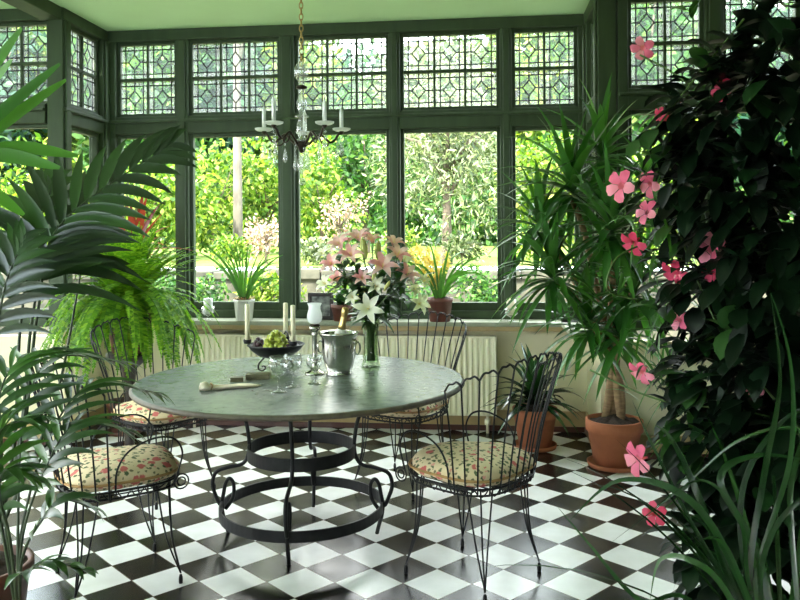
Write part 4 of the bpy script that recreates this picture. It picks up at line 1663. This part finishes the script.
CL = [(203, 'tree_mid', 'low green clump on the wall behind the white candle'), (228, 'tree_yellow', 'low yellow green clump on the wall left of the clivia'), (262, 'tree_yellow', 'low yellow green clump on the wall right of the clivia'),
      (315, 'tree_silver', 'low silver clump on the wall behind the picture frame'), (338, 'tree_yellow', 'low yellow green clump on the wall behind the left lilies'), (395, 'tree_yellow', 'low yellow green clump on the wall behind the right lilies'),
      (420, 'tree_mid', 'low green clump on the wall behind the yellow orchid'), (462, 'tree_silver', 'low silver clump on the wall right of the orchid'), (487, 'tree_mid', 'low green clump on the wall beside the fourth mullion'), (535, 'tree_yellow', 'low yellow green clump on the wall behind the right candle'), (160, 'tree_mid', 'low green clump on the wall behind the fern top')]
for i, (px, m, lab) in enumerate(CL):
    if i % 2:
        q = gpos(px, 11.45, 0)
        tree('garden_clump', (q[0], 11.4, 1.0), 1.3, (.42, .2, .24), m, 700, .08, lab.replace('on the wall', 'beyond the garden wall'), 'shrub', .015, group='clumps along the garden wall', cz=.2 + .05 * (i % 3))
    else:
        q = gpos(px, 10, 0)
        tree('garden_clump', (q[0], 10.0, -.1), 1.3, (.45, .22, .4), m, 1200, .08, lab.replace('on the wall', 'against the garden wall'), 'shrub', .015, group='clumps along the garden wall', cz=.6 + .08 * (i % 3))
# far trees closing the view
FT = [(-60, 24, 10.5, 3.4, 'tree_dark', 'far dark tree beyond the leftmost windows'), (50, 27, 12, 3.3, 'tree_yellow', 'far sunlit tree beyond the bay corner on the left'), (145, 24, 10.5, 2.6, 'tree_mid', 'far green tree behind the fern'),
      (205, 25, 10.2, 2.1, 'tree_dark', 'far dark blue green conifer left of the pale trunk'), (262, 27, 11, 2.5, 'tree_yellow', 'far sunlit tree right of the pale trunk'), (330, 30, 9.4, 2.9, 'tree_dark', 'far dark green tree behind the chandelier'),
      (392, 27, 7.6, 2.6, 'tree_mid', 'far green tree behind the third big pane'), (455, 25, 8.3, 2.7, 'tree_silver', 'far pale tree behind the silver leaved tree'), (545, 25, 10.5, 2.8, 'tree_yellow', 'far sunlit tree behind the dracaena heads'),
      (640, 22, 10, 2.9, 'tree_mid', 'far green tree beyond the window over the vine'), (730, 24, 10, 3, 'tree_dark', 'far dark tree beyond the right windows'), (820, 24, 10, 3, 'tree_mid', 'far green tree at the right end of the garden')]
for px, d, top, r, m, lab in FT:
    tree('conifer' if 'conifer' in lab else 'garden_tree', gpos(px, d, 1.15), top, (r, r * .8, (top - 1.2) * .5), m, 11000, .36, lab, 'tree', .18, blobs=20, group='trees at the end of the garden')
b = MB()
hd = []
for i in range(16):
    c = (-16 + 2.1 * i + rnd(-.4, .4), rnd(-.6, .6), 1.2)
    h = leafcloud(c, (1.6, 1, 1.5 + rnd(0, .6)), 1500, .24, .5, 7, .4, seed=500 + i)
    b.add(h.v, h.f)
hedge = b.build('hedge', 'tree_mid', None, smooth=False, loc=(-1, 22, 1.0))
tag(hedge, 'long loose green hedge closing the far side of the lawn', 'hedge', None, 'stuff')

# ------------------------------------------------------------------ light
w = bpy.data.worlds.new('world')
scn.world = w
w.use_nodes = True
nt = w.node_tree
bg = nt.nodes['Background']
tc = nt.nodes.new('ShaderNodeTexCoord')
nz = nt.nodes.new('ShaderNodeTexNoise')
nz.inputs['Scale'].default_value = 2.2
nz.inputs['Detail'].default_value = 6
nt.links.new(tc.outputs['Generated'], nz.inputs['Vector'])
c = ramp(nt, nz.outputs['Fac'], [(.38, (.72, .88, 1.0)), (.6, (1, 1, .97))])
nt.links.new(c, bg.inputs[0])
bg.inputs[1].default_value = 6.0
sl = bpy.data.lights.new('sun', 'SUN')
sl.energy = 8.5
sl.angle = .01
sl.color = (1, .95, .82)
so = bpy.data.objects.new('sun', sl)
col.objects.link(so)
so.rotation_euler = V((.3, .62, -.7)).to_track_quat('-Z', 'Y').to_euler()

scn.view_settings.view_transform = 'Standard'
scn.view_settings.look = 'None'
scn.view_settings.exposure = 1.3
scn.view_settings.gamma = 1
scn.view_settings.use_curve_mapping = False
scn.cycles.use_denoising = True
scn.cycles.max_bounces = 10
scn.cycles.transparent_max_bounces = 24
scn.cycles.diffuse_bounces = 5
scn.cycles.glossy_bounces = 4
scn.cycles.sample_clamp_indirect = 8
